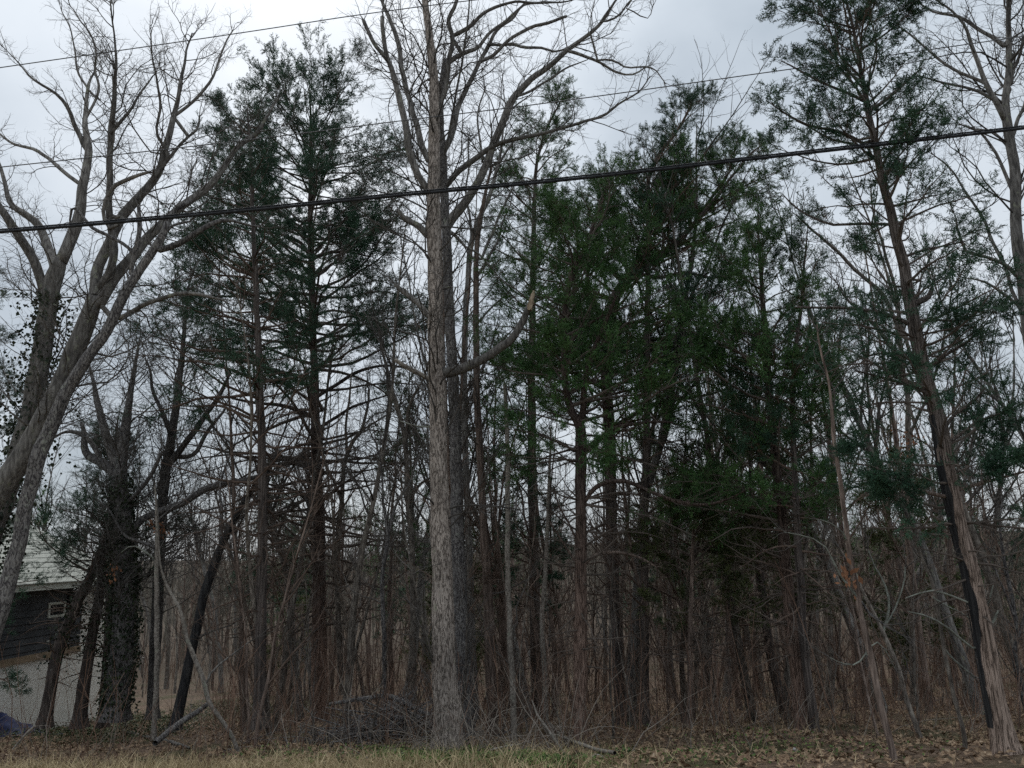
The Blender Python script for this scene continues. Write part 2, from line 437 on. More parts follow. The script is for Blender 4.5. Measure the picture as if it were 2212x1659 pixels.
def blades(P, per, lmin, lmax, wmin, wmax, t0=0.1, spread=0.65, up=0.15):
    """needle sprays: thin triangles round every polyline"""
    Mn, K, _ = P.shape
    idx = np.repeat(np.arange(Mn), per); n = len(idx)
    t = rng.uniform(t0, 1.0, n); f = np.minimum(t * (K - 1), K - 1.001); i = f.astype(int); fr = (f - i)[:, None]
    pos = P[idx, i] * (1 - fr) + P[idx, i + 1] * fr
    T = norm(P[idx, i + 1] - P[idx, i])
    d = norm(T * 0.8 + rng.normal(size=(n, 3)) * spread + np.array([0, 0, up]))
    s = norm(np.cross(d, rng.normal(size=(n, 3))))
    ln = rng.uniform(lmin, lmax, n)[:, None]; w = rng.uniform(wmin, wmax, n)[:, None] * 0.5
    mid = pos + d * ln * 0.2
    V = np.stack([mid - s * w, mid + s * w, pos + d * ln], 1).reshape(-1, 3)
    return V, np.arange(n * 3).reshape(-1, 3)

def spray_mesh(name, m):
    """one feathery cedar twig, unit length along +x"""
    T = []
    def leaf(p, d, ln, w):
        d = norm(d); sd = norm(np.cross(d, rng.normal(size=3))); T.append((p - sd * w, p + sd * w, p + d * ln))
    leaf(np.zeros(3), np.array([1.0, 0, 0]), 1.0, 0.016)
    for i in range(8):
        t = 0.12 + 0.84 * i / 7
        a = rng.uniform(0, 2 * PI) if i % 2 == 0 else a + PI + rng.normal() * 0.4
        o = np.array([0, math.cos(a), math.sin(a)])
        p = np.array([t, 0, 0]); d = norm(np.array([0.9, 0, 0]) + o * rng.uniform(0.5, 1.0) + rng.normal(size=3) * 0.15)
        ln = rng.uniform(0.22, 0.42) * (1.15 - 0.55 * t)
        leaf(p, d, ln, 0.026)
        for j in range(6):
            u = 0.2 + 0.78 * j / 5
            leaf(p + d * ln * u, d * 0.8 + rng.normal(size=3) * 0.55, rng.uniform(0.12, 0.24), rng.uniform(0.017, 0.031))
    V = np.array(T).reshape(-1, 3)
    me = make_mesh(name, V, [np.arange(len(V)).reshape(-1, 3)], m)
    return me
SPRAYS = {}
def spray_group(m):
    if m.name in SPRAYS: return SPRAYS[m.name]
    g = bpy.data.node_groups.new('cedar_sprays', 'GeometryNodeTree')
    g.interface.new_socket('Geometry', in_out='INPUT', socket_type='NodeSocketGeometry')
    g.interface.new_socket('Geometry', in_out='OUTPUT', socket_type='NodeSocketGeometry')
    gi = g.nodes.new('NodeGroupInput'); go = g.nodes.new('NodeGroupOutput')
    jn = g.nodes.new('GeometryNodeJoinGeometry')
    for k in range(3):
        me = spray_mesh('cedar_spray', m)
        gx_, gy_ = 1.2 + 0.35 * k + 0.9 * len(SPRAYS), 11.2 + 0.3 * k
        o = link('fallen_cedar_sprig', me, None, (gx_, gy_, float(ground(gx_, gy_)) + 0.03)); o.scale = (0.24,) * 3; o.rotation_euler = (0, 0.05, k * 2.1)
        tag(o, 'small green cedar sprig fallen on the dead leaves of the wood floor', 'sprig', 'fallen cedar sprigs')
        oi = g.nodes.new('GeometryNodeObjectInfo'); oi.inputs['Object'].default_value = o; oi.inputs['As Instance'].default_value = True
        g.links.new(oi.outputs['Geometry'], jn.inputs[0])
    ip = g.nodes.new('GeometryNodeInstanceOnPoints'); ip.inputs['Pick Instance'].default_value = True
    na = g.nodes.new('GeometryNodeInputNamedAttribute'); na.data_type = 'FLOAT_VECTOR'; na.inputs['Name'].default_value = 'turn'
    er = g.nodes.new('FunctionNodeEulerToRotation')
    ns = g.nodes.new('GeometryNodeInputNamedAttribute'); ns.data_type = 'FLOAT'; ns.inputs['Name'].default_value = 'size'
    g.links.new(gi.outputs[0], ip.inputs['Points']); g.links.new(jn.outputs[0], ip.inputs['Instance'])
    g.links.new(na.outputs[0], er.inputs[0]); g.links.new(er.outputs[0], ip.inputs['Rotation']); g.links.new(ns.outputs[0], ip.inputs['Scale'])
    g.links.new(ip.outputs[0], go.inputs[0])
    SPRAYS[m.name] = g
    return g
class Sprays:
    def __init__(self): self.P = []; self.E = []; self.S = []
    def add(self, D, droop=0.0):
        if not len(D): return
        d = norm(D[:, -1] - D[:, 0]); ln = plen(D)
        self.P.append(D[:, 0]); self.S.append(np.clip(ln * rng.uniform(0.95, 1.4, len(D)), 0.15, 0.42))
        self.E.append(np.stack([rng.uniform(0, 2 * PI, len(D)), -np.arcsin(np.clip(d[:, 2], -1, 1)), np.arctan2(d[:, 1], d[:, 0])], 1))
    def obj(self, name, m, root, origin, kind=None):
        if not self.P: return None
        P = np.concatenate(self.P) - origin
        me = bpy.data.meshes.new(name); me.vertices.add(len(P)); me.vertices.foreach_set('co', P.astype(np.float32).ravel())
        me.attributes.new('turn', 'FLOAT_VECTOR', 'POINT').data.foreach_set('vector', np.concatenate(self.E).astype(np.float32).ravel())
        me.attributes.new('size', 'FLOAT', 'POINT').data.foreach_set('value', np.concatenate(self.S).astype(np.float32))
        me.materials.append(m)
        o = link(name, me, root); o['kind'] = 'stuff'
        md = o.modifiers.new('sprays', 'NODES'); md.node_group = spray_group(m)
        global NSPRAY
        NSPRAY += len(P)
        return o
NSPRAY = 0
def cedar_parts(P, R, env, hgreen, nprim, dens, el=(-4, 48), seed_dead=0.5, sec=(9, 13), ter=4.4, per=15, lo_t=0.12, blade=None, dead_len=1.0, even=0.0):
    """env(h01) -> (left, right) crown radius in metres; returns wood, foliage bags.  P trunk polyline"""
    K0 = len(P)
    t = np.sort(rng.uniform(lo_t, 0.985, nprim))
    f = np.minimum(t * (K0 - 1), K0 - 1.001); i = f.astype(int); fr = (f - i)[:, None]
    pos = P[i] * (1 - fr) + P[i + 1] * fr; rad = R[i]
    az = np.arange(nprim) * 2.399 + rng.normal(size=nprim) * 0.5
    l, r = env(t)
    side = 0.5 + 0.5 * np.cos(az)
    Ln = (l * (1 - side) + r * side) * rng.uniform(0.6 + 0.22 * even, 1.12, nprim)
    e = np.radians(el[0] + (el[1] - el[0]) * np.clip((t - lo_t) / (1 - lo_t), 0, 1) ** 1.4 + rng.normal(size=nprim) * 9)
    d = np.stack([np.cos(az) * np.cos(e), np.sin(az) * np.cos(e), np.sin(e)], 1)
    K = 9
    Q = np.empty((nprim, K, 3)); Q[:, 0] = pos
    green = (t > hgreen - 0.06 + rng.normal(size=nprim) * 0.05)
    bend = np.where(green, 0.035, -0.012)
    for k in range(1, K):
        d = norm(d + rng.normal(size=(nprim, 3)) * 0.13 + np.stack([0 * bend, 0 * bend, bend], 1))
        Q[:, k] = Q[:, k - 1] + d * (Ln / (K - 1))[:, None]
    r0 = np.minimum(rad * 0.55, 0.004 + 0.0125 * Ln)
    RR = r0[:, None] * (1 - 0.82 * np.linspace(0, 1, K)[None])
    wood = Bag(); dead = Bag(); fol = Bag() if blade else Sprays()
    wood.tubes(Q, RR, 5)
    gP, gR = Q[green], RR[green]
    den = np.clip(rng.normal(dens * 1.25, 0.33 * (1 - 0.6 * even), len(gP)), 0.12, 1.7)
    n2 = np.clip((rng.uniform(*sec, len(gP)) * np.clip(plen(gP) / 1.2, 0.5, 1.5)).astype(int), 3, 20)
    B, BR, ib = kids(gP, gR, n2, 0.3, 1.0, 0.4, 0.75, 4, 0.16, 0.05, 0.007, 0.18, 0.9)
    wood.tubes(B, BR, 3)
    n3 = rng.poisson(ter * den[ib])
    D, DR, _ = kids(B, BR, n3, 0.28, 1.0, 0.5, 0.7, 3, 0.2, 0.08, 0.006, 0.12, 0.32)
    E, ER, _ = kids(B, BR, np.where(den[ib] > 0.3, 1, 0), 0.85, 1.0, 0.5, 0.3, 3, 0.2, 0.06, 0.006, 0.14, 0.3)
    D = np.concatenate([D, E]); 
    fol.add(*blades(D, per, *blade)) if blade else fol.add(D)
    dP, dR = Q[~green], RR[~green]
    if len(dP):
        n2 = np.clip((plen(dP) * 5 * seed_dead * 2).astype(int), 1, 14)
        B, BR, _ = kids(dP, dR, n2, 0.15, 1.0, 0.4, 0.8, 4, 0.22, -0.01, 0.006, 0.2, 1.0, horiz=0.4)
        dead.tubes(B, BR, 3)
        D, DR, _ = kids(B, BR, np.clip((plen(B) * 7 * seed_dead * 2).astype(int), 1, 5), 0.1, 1.0, 0.45, 0.8, 3, 0.25, -0.01, 0.005, 0.1, 0.4)
        dead.tubes(D, DR, 3)
    return wood, dead, fol

def envpx(rows, y, P):
    """rows: (t along trunk, left px, right px) at depth y -> env function in metres"""
    rows = np.array(rows, float); s = y / FPX * 1.36
    return lambda t: (np.interp(t, rows[:, 0], rows[:, 1]) * s, np.interp(t, rows[:, 0], rows[:, 2]) * s)

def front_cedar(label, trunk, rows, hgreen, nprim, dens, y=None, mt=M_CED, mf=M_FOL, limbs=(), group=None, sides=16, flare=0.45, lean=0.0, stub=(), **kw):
    if y is None: y = base_y(trunk[0][0], trunk[0][1])
    P, R = trace(trunk, y, lean, wob=0.008)
    root = thing('cedar_tree', label, 'tree', tuple(P[0]), group)
    o = P[0]
    P0 = np.concatenate([[P[0] - (P[1] - P[0]) / np.linalg.norm(P[1] - P[0]) * 0.25], P]); R0 = np.concatenate([[R[0] * 1.05], R])
    V, F = trunk_tube(P0, R0, sides, 0.07, flare, cell=0.9, na=7)
    link('trunk', make_mesh('trunk', V - o, F, mt, True), root)
    ends = []
    for lm in limbs:
        opt = {}
        if isinstance(lm, tuple): lm, opt = lm
        p0 = at(lm[0][0], lm[0][1], y)[0]
        k = int(np.argmin(np.linalg.norm((P - p0)[:, [0, 2]], axis=1)))
        LP, LR = trace(lm, P[k][1], opt.get('drift', rng.uniform(-0.3, 0.3)), wob=0.012)
        LP = np.concatenate([P[k][None], LP]); LR = np.concatenate([LR[:1], LR])
        V, F = trunk_tube(LP, LR, 8, 0.05)
        lo = link('limb', make_mesh('limb', V - o, F, opt.get('m', mt), True), root)
        if opt.get('label'): lo['label'] = opt['label']
        ends.append((LP, LR, opt.get('green', 1.0)))
    wood, dead, fol = cedar_parts(P, R, envpx(rows, y, P), hgreen, nprim, dens, **kw)
    for LP, LR, g in ends:
        q = resample(LP, 16)[None]; r = resr(LR, 16)[None]
        nb = max(3, int(plen(q)[0] * 6))
        B, BR, _ = kids(q, r, nb, 0.25, 1.0, 0.3, 0.8, 6, 0.16, 0.06, 0.008, 0.25, 1.1)
        wood.tubes(B, BR, 4)
        D, DR, _ = kids(B, BR, 5, 0.2, 1.0, 0.45, 0.75, 4, 0.18, 0.06, 0.006, 0.15, 0.5)
        wood.tubes(D, DR, 3)
        if g > 0:
            E, ER, _ = kids(D, DR, rng.poisson(3.2 * g, len(D)), 0.2, 1.0, 0.5, 0.6, 3, 0.2, 0.06, 0.006, 0.12, 0.3)
            fol.add(E)
    wood.obj('branches', M_DEAD if mt is not M_CEDD else M_TWIGB, root, o, kind='stuff')
    dead.obj('dead_twigs', M_DEAD, root, o, kind='stuff')
    fol.obj('foliage', mf, root, o, kind='stuff')
    return root, P, R

def ivy(root, P, R, n, out, t0, t1, size=(0.045, 0.085), hang=0.0, name='ivy'):
    """dark leaves standing off a stem"""
    P = np.asarray(P)
    t = rng.uniform(t0, t1, n) * (len(P) - 1.001); i = t.astype(int); fr = (t - i)[:, None]
    c = P[i] * (1 - fr) + P[i + 1] * fr
    a = rng.uniform(0, 2 * PI, n)
    k = rng.uniform(0, 1, n) ** 1.7
    cl = 0.5 + 0.5 * np.sin(t * 0.9 + a * 2)          # clumps
    rr = R[i] + 0.02 + out * k * (0.35 + cl)
    pos = c + np.stack([np.cos(a) * rr, np.sin(a) * rr, rng.normal(size=n) * 0.06 - hang * k], 1)
    d = norm(np.stack([np.cos(a) * 0.4, np.sin(a) * 0.4, -np.ones(n)], 1) + rng.normal(size=(n, 3)) * 0.5)
    s = norm(np.cross(d, rng.normal(size=(n, 3))))
    ln = rng.uniform(*size, n)[:, None]
    V = np.stack([pos, pos + d * ln * 0.35 + s * ln * 0.48, pos + d * ln, pos + d * ln * 0.35 - s * ln * 0.48], 1).reshape(-1, 3)
    q = np.arange(n)[:, None] * 4 + np.arange(4)[None]
    b = Bag(); b.add(V, q)
    o = b.obj(name, M_IVY, root, np.array(root.location), kind='stuff')
    return o

# ================================================================== SETTING: ground
def ground_mat(t, b):
    v = coords(t, (1, 1, 1))
    n = N(t, 'ShaderNodeTexNoise', i_Scale=14.0, i_Detail=6.0, i_Roughness=0.7); L(t, v, n.inputs['Vector'])
    vo = N(t, 'ShaderNodeTexVoronoi', i_Scale=11.0, i_Randomness=1.0); L(t, v, vo.inputs['Vector'])
    r = ramp(t, n.outputs[0], [(0.3, (0.05, 0.035, 0.025)), (0.5, (0.13, 0.092, 0.066)), (0.7, (0.24, 0.175, 0.128))])
    r2 = ramp(t, vo.outputs['Color'], [(0.1, 0.6), (0.9, 1.35)])
    mm = N(t, 'ShaderNodeVectorMath', operation='MULTIPLY'); L(t, r.outputs[0], mm.inputs[0]); L(t, r2.outputs[0], mm.inputs[1])
    n2 = N(t, 'ShaderNodeTexNoise', i_Scale=0.55, i_Detail=4.0); L(t, v, n2.inputs['Vector'])
    g = ramp(t, n2.outputs[0], [(0.5, 0.0), (0.62, 0.55)])
    mi = N(t, 'ShaderNodeMix', data_type='RGBA'); L(t, g.outputs[0], mi.inputs[0]); L(t, mm.outputs[0], mi.inputs[6]); mi.inputs[7].default_value = (0.045, 0.058, 0.022, 1)
    sx = N(t, 'ShaderNodeSeparateXYZ'); L(t, v, sx.inputs[0])
    nv = N(t, 'ShaderNodeTexNoise', i_Scale=1.2, i_Detail=3.0); L(t, v, nv.inputs['Vector'])
    yo = N(t, 'ShaderNodeMath', operation='ADD'); L(t, sx.outputs[1], yo.inputs[0]); L(t, nv.outputs[0], yo.inputs[1])
    vm_ = N(t, 'ShaderNodeMapRange', i_1=10.6, i_2=11.6, i_3=0.9, i_4=0.0); L(t, yo.outputs[0], vm_.inputs[0])
    vx = N(t, 'ShaderNodeMapRange', i_1=-0.2, i_2=1.5, i_3=1.0, i_4=0.0); L(t, sx.outputs[0], vx.inputs[0])
    vv = N(t, 'ShaderNodeMath', operation='MULTIPLY'); L(t, vm_.outputs[0], vv.inputs[0]); L(t, vx.outputs[0], vv.inputs[1])
    th = ramp(t, n.outputs[0], [(0.3, (0.12, 0.09, 0.045)), (0.7, (0.36, 0.29, 0.17))])
    m3 = N(t, 'ShaderNodeMix', data_type='RGBA'); L(t, vv.outputs[0], m3.inputs[0]); L(t, mi.outputs[2], m3.inputs[6]); L(t, th.outputs[0], m3.inputs[7])
    fm = N(t, 'ShaderNodeMapRange', i_1=26.0, i_2=60.0, i_3=0.0, i_4=0.85); L(t, sx.outputs[1], fm.inputs[0])  # distant floor darkened in its colour for the shade under the trees
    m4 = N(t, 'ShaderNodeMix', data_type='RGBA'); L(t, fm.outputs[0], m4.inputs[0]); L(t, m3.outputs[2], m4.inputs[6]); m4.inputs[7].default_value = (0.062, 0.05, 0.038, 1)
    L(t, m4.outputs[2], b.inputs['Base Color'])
    bp = N(t, 'ShaderNodeBump', i_Strength=0.8, i_Distance=0.05); L(t, n.outputs[0], bp.inputs['Height']); L(t, bp.outputs[0], b.inputs['Normal'])
M_GROUND = mat('leaf_litter_soil', ground_mat, 0.95, 0.1)
gx = np.concatenate([-np.geomspace(1200, 31, 40), np.linspace(-30, 30, 121), np.geomspace(31, 1200, 40)])
gyv = np.concatenate([np.linspace(-60, 5, 20), np.linspace(5.4, 45, 100), np.geomspace(46, 1500, 90)])
X, Y = np.meshgrid(gx, gyv)
V = np.stack([X, Y, ground(X, Y)], -1).reshape(-1, 3)
ny, nx = X.shape
ii = (np.arange(ny - 1)[:, None] * nx + np.arange(nx - 1)[None]).reshape(-1)
tag(link('ground', make_mesh('ground', V, [np.stack([ii, ii + 1, ii + nx + 1, ii + nx], -1)], M_GROUND, True)), kind='structure')


# ================================================================== SETTING: house
def box(b, o, ux, uy, uz, x0, x1, y0, y1, z0, z1):
    """box in the frame (ux along the wall, uy outwards, uz up)"""
    c = np.array([[x, y, z] for z in (z0, z1) for y in (y0, y1) for x in (x0, x1)], float)
    V = o + c[:, :1] * ux + c[:, 1:2] * uy + c[:, 2:] * uz
    b.add(V, np.array([[0, 2, 3, 1], [4, 5, 7, 6], [0, 1, 5, 4], [2, 6, 7, 3], [0, 4, 6, 2], [1, 3, 7, 5]]))
M_WHITE = plain('white_painted_wall', (0.76, 0.75, 0.69), (0.86, 0.85, 0.79), 1.6, 0.8)
M_SHADE_SIDING = plain('porch_shade_siding', (0.05, 0.053, 0.057), (0.075, 0.079, 0.084), 2.0, 0.7)  # dark grey stands in for the shade inside an open porch
M_TRIM = plain('stained_wood_trim', (0.22, 0.165, 0.11), (0.33, 0.255, 0.175), 6.0)
M_GLASS = plain('dark_window_glass', (0.012, 0.014, 0.016), (0.02, 0.022, 0.025), 1.0, 0.08)
M_SHINGLE = plain('roof_shingle', (0.2, 0.21, 0.19), (0.3, 0.31, 0.28), 14.0)
M_FASCIA = plain('pale_fascia_paint', (0.5, 0.52, 0.46), (0.62, 0.64, 0.57), 3.0)
corner, _ = at(213, 1527, 27.0)
lft, _ = at(-120, 1527, 20.6)
zb = float(ground(corner[0], corner[1])) - 0.1
O3 = np.array([corner[0], corner[1], zb])
ux = np.array([lft[0] - corner[0], lft[1] - corner[1], 0]); WL = float(np.linalg.norm(ux)); ux /= WL      # along the wall towards the road side
uz = np.array([0, 0, 1.0]); uy = np.cross(ux, uz); uy = uy if uy[1] < 0 else -uy                          # outwards, to the camera
def wall_at(px, py):
    """picture point -> (along, up) on the wall plane"""
    r = ray(px, py); n = uy
    t = np.dot(O3 - CAMP, n) / np.dot(r, n); p = CAMP + r * t - O3
    return float(np.dot(p, ux)), float(p[2])
house = thing('house', 'low house with white base wall, shade-darkened siding and pale eaves behind ivy-clad trees', 'house', tuple(O3))
def hpart(name, m, boxes, parent=house, label=None):
    b = Bag()
    for bx in boxes: box(b, O3, ux, uy, uz, *bx)
    o = b.obj(name, m, parent, O3)
    if label: o['label'] = label
    return o
zt = wall_at(226, 1262)[1]                       # eaves height
WLx = WL + 6
D = 7.0
# ledge line runs down towards the road
a0, h0 = wall_at(128, 1404); a1, h1 = wall_at(0, 1439)
print('ledge', h0, h1, 'eaves', wall_at(60, 1282)[1], wall_at(190, 1264)[1])
h0 = 0.5 * (h0 + h1); hs = 0.0
ledge = lambda a: h0 + hs * (a - a0)
aS, _ = wall_at(171, 1390)                       # white corner band ends here
# base wall: corner band + sloped base
b = Bag(); box(b, O3, ux, uy, uz, 0, aS, -0.25, 0, 0, zt)
nseg = 1
c = []
for a in (aS, WLx):
    top = min(max(ledge(a), 0.9), zt)
    for yy in (-0.25, 0):
        c.append(O3 + ux * a + uy * yy); c.append(O3 + ux * a + uy * yy + uz * top)
b.add(np.array(c), np.array([[0, 1, 3, 2], [4, 6, 7, 5], [2, 3, 7, 6], [0, 4, 5, 1], [1, 5, 7, 3], [0, 2, 6, 4]]))
b.obj('base_wall', M_WHITE, house, O3)
hpart('end_wall', M_WHITE, [(-0.002, 0.25, -D, -0.252, 0, zt)])
hpart('rear_wall', M_SHADE_SIDING, [(0.26, WLx, -D, -D + 0.2, 0, zt)])
# siding boards above the ledge, coloured dark for a shadowed porch opening
nb = 10
sb_data = None
zlow = max(0.9, ledge(WLx))
bh = (zt - h0) / nb
for k in range(nb):
    z0 = h0 + 0.004 + k * bh
    # length available above the sloped ledge
    a_end = WLx
    a_st = aS + 0.006
    if hs < 0:
        lim = a0 + (z0 - h0) / hs if z0 < ledge(aS) else aS
        a_st = max(a_st, min(lim + 0.05, WLx - 0.1))
    b = Bag(); c = np.array([[x, y, z] for z in (0, bh - 0.012) for y in (-0.1, 0) for x in (a_st, a_end)], float)
    c[c[:, 1] == 0, 1] = 0.012; c[(c[:, 1] == 0.012) & (c[:, 2] == 0), 1] = 0.034
    V = O3 + c[:, :1] * ux + c[:, 1:2] * uy + (c[:, 2:] + z0) * uz
    b.add(V, np.array([[0, 2, 3, 1], [4, 5, 7, 6], [0, 1, 5, 4], [2, 6, 7, 3], [0, 4, 6, 2], [1, 3, 7, 5]]))
    b.obj('shade_siding_board', M_SHADE_SIDING, house, O3)
# ledge trim
b = Bag(); c = []
for a in (aS, WLx):
    tz = ledge(a)
    for yy in (0.003, 0.07):
        c.append(O3 + ux * a + uy * yy + uz * (tz - 0.09)); c.append(O3 + ux * a + uy * yy + uz * (tz + 0.09))
b.add(np.array(c), np.array([[0, 1, 3, 2], [4, 6, 7, 5], [2, 3, 7, 6], [0, 4, 5, 1], [1, 5, 7, 3], [0, 2, 6, 4]]))
b.obj('ledge_trim', M_TRIM, house, O3)
# window and door-like frame
w0, v1 = wall_at(136, 1304); w1, v0 = wall_at(104, 1330)
wf = hpart('window', M_FASCIA, [(w0 - 0.07, w0, 0.02, 0.06, v0 - 0.07, v1 + 0.07), (w1, w1 + 0.07, 0.02, 0.06, v0 - 0.07, v1 + 0.07), (w0, w1, 0.02, 0.06, v1, v1 + 0.07), (w0, w1, 0.02, 0.06, v0 - 0.07, v0)], label='small dark window in a pale frame')
hpart('pane', M_GLASS, [(w0, w1, 0.0, 0.035, v0, v1)], wf)
p0_, _ = wall_at(144, 1330); pz0 = wall_at(144, 1362)[1]
hpart('downpipe', M_BLACK, [(p0_ - 0.05, p0_ + 0.05, 0.03, 0.12, pz0, zt - 0.1)])
# roof: eaves, fascia, shingled slope rising away from the camera
hpart('fascia', M_FASCIA, [(-0.45, WLx + 0.4, 0.42, 0.46, zt - 0.02, zt + 0.2)])
hpart('soffit', M_FASCIA, [(-0.44, WLx + 0.4, -0.01, 0.415, zt + 0.0, zt + 0.03)])
b = Bag()
for k in range(14):
    y0 = 0.5 - k * 0.3; y1 = y0 - 0.32; z0 = zt + 0.16 + k * 0.15; z1 = z0 + 0.16
    c = np.array([[x, y, z] for (y, z) in ((y0, z0), (y0, z0 + 0.03), (y1, z1), (y1, z1 + 0.012)) for x in (-0.5, WLx + 0.45)], float)
    b.add(O3 + c[:, :1] * ux + c[:, 1:2] * uy + c[:, 2:] * uz, np.array([[0, 1, 3, 2], [2, 3, 7, 6], [0, 4, 5, 1], [4, 6, 7, 5], [0, 2, 6, 4], [1, 5, 7, 3]]))
b.obj('roof', M_SHINGLE, house, O3)
b = Bag()
for k in range(14):
    y0 = -D - 0.5 + k * 0.3; y1 = y0 + 0.32; z0 = zt + 0.16 + k * 0.15; z1 = z0 + 0.16
    c = np.array([[x, y, z] for (y, z) in ((y0, z0), (y0, z0 + 0.03), (y1, z1), (y1, z1 + 0.012)) for x in (-0.5, WLx + 0.45)], float)
    b.add(O3 + c[:, :1] * ux + c[:, 1:2] * uy + c[:, 2:] * uz, np.array([[0, 1, 3, 2], [2, 3, 7, 6], [0, 4, 5, 1], [4, 6, 7, 5], [0, 2, 6, 4], [1, 5, 7, 3]]))
b.obj('roof', M_SHINGLE, house, O3)
# gable triangle of the end wall
b = Bag(); c = np.array([[0, -0.26, zt], [0.2, -0.26, zt], [0, -D, zt], [0.2, -D, zt], [0, -D / 2, zt + 1.7], [0.2, -D / 2, zt + 1.7]], float)
b.add(O3 + c[:, :1] * ux + c[:, 1:2] * uy + c[:, 2:] * uz, np.array([[0, 2, 4], [1, 5, 3]])); b.add(O3 + c[:, :1] * ux + c[:, 1:2] * uy + c[:, 2:] * uz, np.array([[0, 4, 5, 1], [2, 3, 5, 4]]))
b.obj('gable', M_WHITE, house, O3)

# board fence stub in front of the base wall
M_FENCE = plain('weathered_fence_board', (0.09, 0.066, 0.047), (0.17, 0.13, 0.092), 9.0, zs=0.15)
fa = at(28, 1502, 24.2)[0]; fb = at(-70, 1502, 22.4)[0]
fa[2] = float(ground(fa[0], fa[1])); 
fence = thing('board_fence', 'short brown board fence standing against the white base wall', 'fence', tuple(fa))
fu = np.array([fb[0] - fa[0], fb[1] - fa[1], 0]); fl = np.linalg.norm(fu); fu /= fl; fn = np.array([-fu[1], fu[0], 0])
for k in range(int(fl / 0.15)):
    b = Bag(); box(b, fa, fu, fn, uz, k * 0.15, k * 0.15 + 0.135, 0, 0.025, 0.02, 0.82 + 0.03 * math.sin(k * 2.1)); b.obj('board', M_FENCE, fence, fa)
for zr in (0.2, 0.6):
    b = Bag(); box(b, fa, fu, fn, uz, 0, fl, 0.028, 0.07, zr, zr + 0.09); b.obj('rail', M_FENCE, fence, fa)

# blue tarpaulin heap beside the house
def tarp_mat(t, b):
    n = N(t, 'ShaderNodeTexNoise', i_Scale=6.0, i_Detail=3.0); L(t, coords(t, (1, 1, 1)), n.inputs['Vector'])
    r = ramp(t, n.outputs[0], [(0.35, (0.008, 0.012, 0.04)), (0.65, (0.02, 0.03, 0.09))]); L(t, r.outputs[0], b.inputs['Base Color'])
M_TARP = mat('blue_tarp', tarp_mat, 0.7, 0.15)
tc0 = at(15, 1530, 21.5)[0]
nu, nv = 44, 26
U_, V_ = np.meshgrid(np.linspace(-1, 1, nu), np.linspace(-1, 1, nv))
rr_ = np.sqrt(U_ ** 2 + V_ ** 2)
tx = tc0[0] + U_ * 1.35 - 0.3; ty = tc0[1] + V_ * 1.0
hgt = np.clip(1 - rr_ ** 1.6, 0, 1) * 0.55 * (1 - 0.25 * U_)
hgt = hgt + 0.06 * np.sin(U_ * 9 + V_ * 5) * np.clip(1.1 - rr_, 0, 1) + 0.05 * np.sin(U_ * 5 - V_ * 13 + 1) * np.clip(1.1 - rr_, 0, 1) + 0.02 * rng.normal(size=U_.shape)
TV = np.stack([tx, ty, ground(tx, ty) + 0.02 + np.maximum(hgt, 0)], -1).reshape(-1, 3)
ii = (np.arange(nv - 1)[:, None] * nu + np.arange(nu - 1)[None]).reshape(-1)
loc = np.array([tc0[0], tc0[1], float(ground(tc0[0], tc0[1]))])
tag(link('tarpaulin', make_mesh('tarpaulin', TV - loc, [np.stack([ii, ii + 1, ii + nu + 1, ii + nu], -1)], M_TARP, True), None, loc), 'crumpled blue tarpaulin heaped on the ground beside the white wall', 'tarpaulin')

# ================================================================== FRONT TREES
# --- big spreading oak whose stems enter from the picture's edge by the house
T1 = [(-225,1640,66),(-150,1400,60),(-70,1180,54),(0,1055,50),(62,965,48),(125,845,45),(160,760,43),(188,690,40),(205,640,34)]
oak_limbs = [
  ([(205,640,28),(212,577,24),(240,520,22),(265,465,22),(290,435,20),(318,405,18),(337,375,17),(360,317,16),(375,252,13),(386,200,9),(400,130,6),(412,70,3)],{'drift':0.15}),
  ([(212,625,22),(230,600,20),(245,552,18),(242,490,17),(237,415,15),(238,325,14),(242,250,12),(247,187,10),(252,137,6),(244,75,4),(240,0,3)],{'drift':-0.1}),
  ([(215,655,28),(250,597,26),(287,555,24),(325,507,22),(367,467,19),(410,432,17),(440,412,16),(490,352,13),(522,312,11),(550,290,9),(575,255,6),(600,215,4)],{'drift':0.25}),
  ([(245,690,12),(287,672,12),(325,655,11),(375,637,10),(425,635,8),(475,647,5)],{'drift':-0.3}),
  ([(318,405,9),(345,372,8),(372,335,7),(400,305,6),(425,285,5),(430,250,4)],{}),
  ([(375,252,8),(408,228,7),(430,205,7),(450,180,6),(470,140,5),(485,100,4),(500,60,3)],{'drift':0.1}),
  ([(360,325,8),(340,290,6),(346,240,6),(340,190,5),(330,140,4),(325,75,3)],{'drift':-0.2}),
  ([(265,470,10),(240,495,9),(225,470,8),(245,405,10),(280,388,9),(318,372,7)],{}),
  ([(238,290,8),(262,262,7),(285,235,6),(300,205,5),(330,165,3)],{}),
]
oak, oP, oR = front_tree('oak_tree', 'large bare oak with several long stems spreading over the house', 'tree', T1, oak_limbs, y=12.2, mt=M_OAKG, ml=M_OAKG, twig=1.3, flare=0.2)
T2 = [(-190,1640,56),(-90,1330,52),(-10,1120,48),(40,980,46),(68,880,44),(86,790,42),(100,690,40),(112,620,38),(130,560,34)]
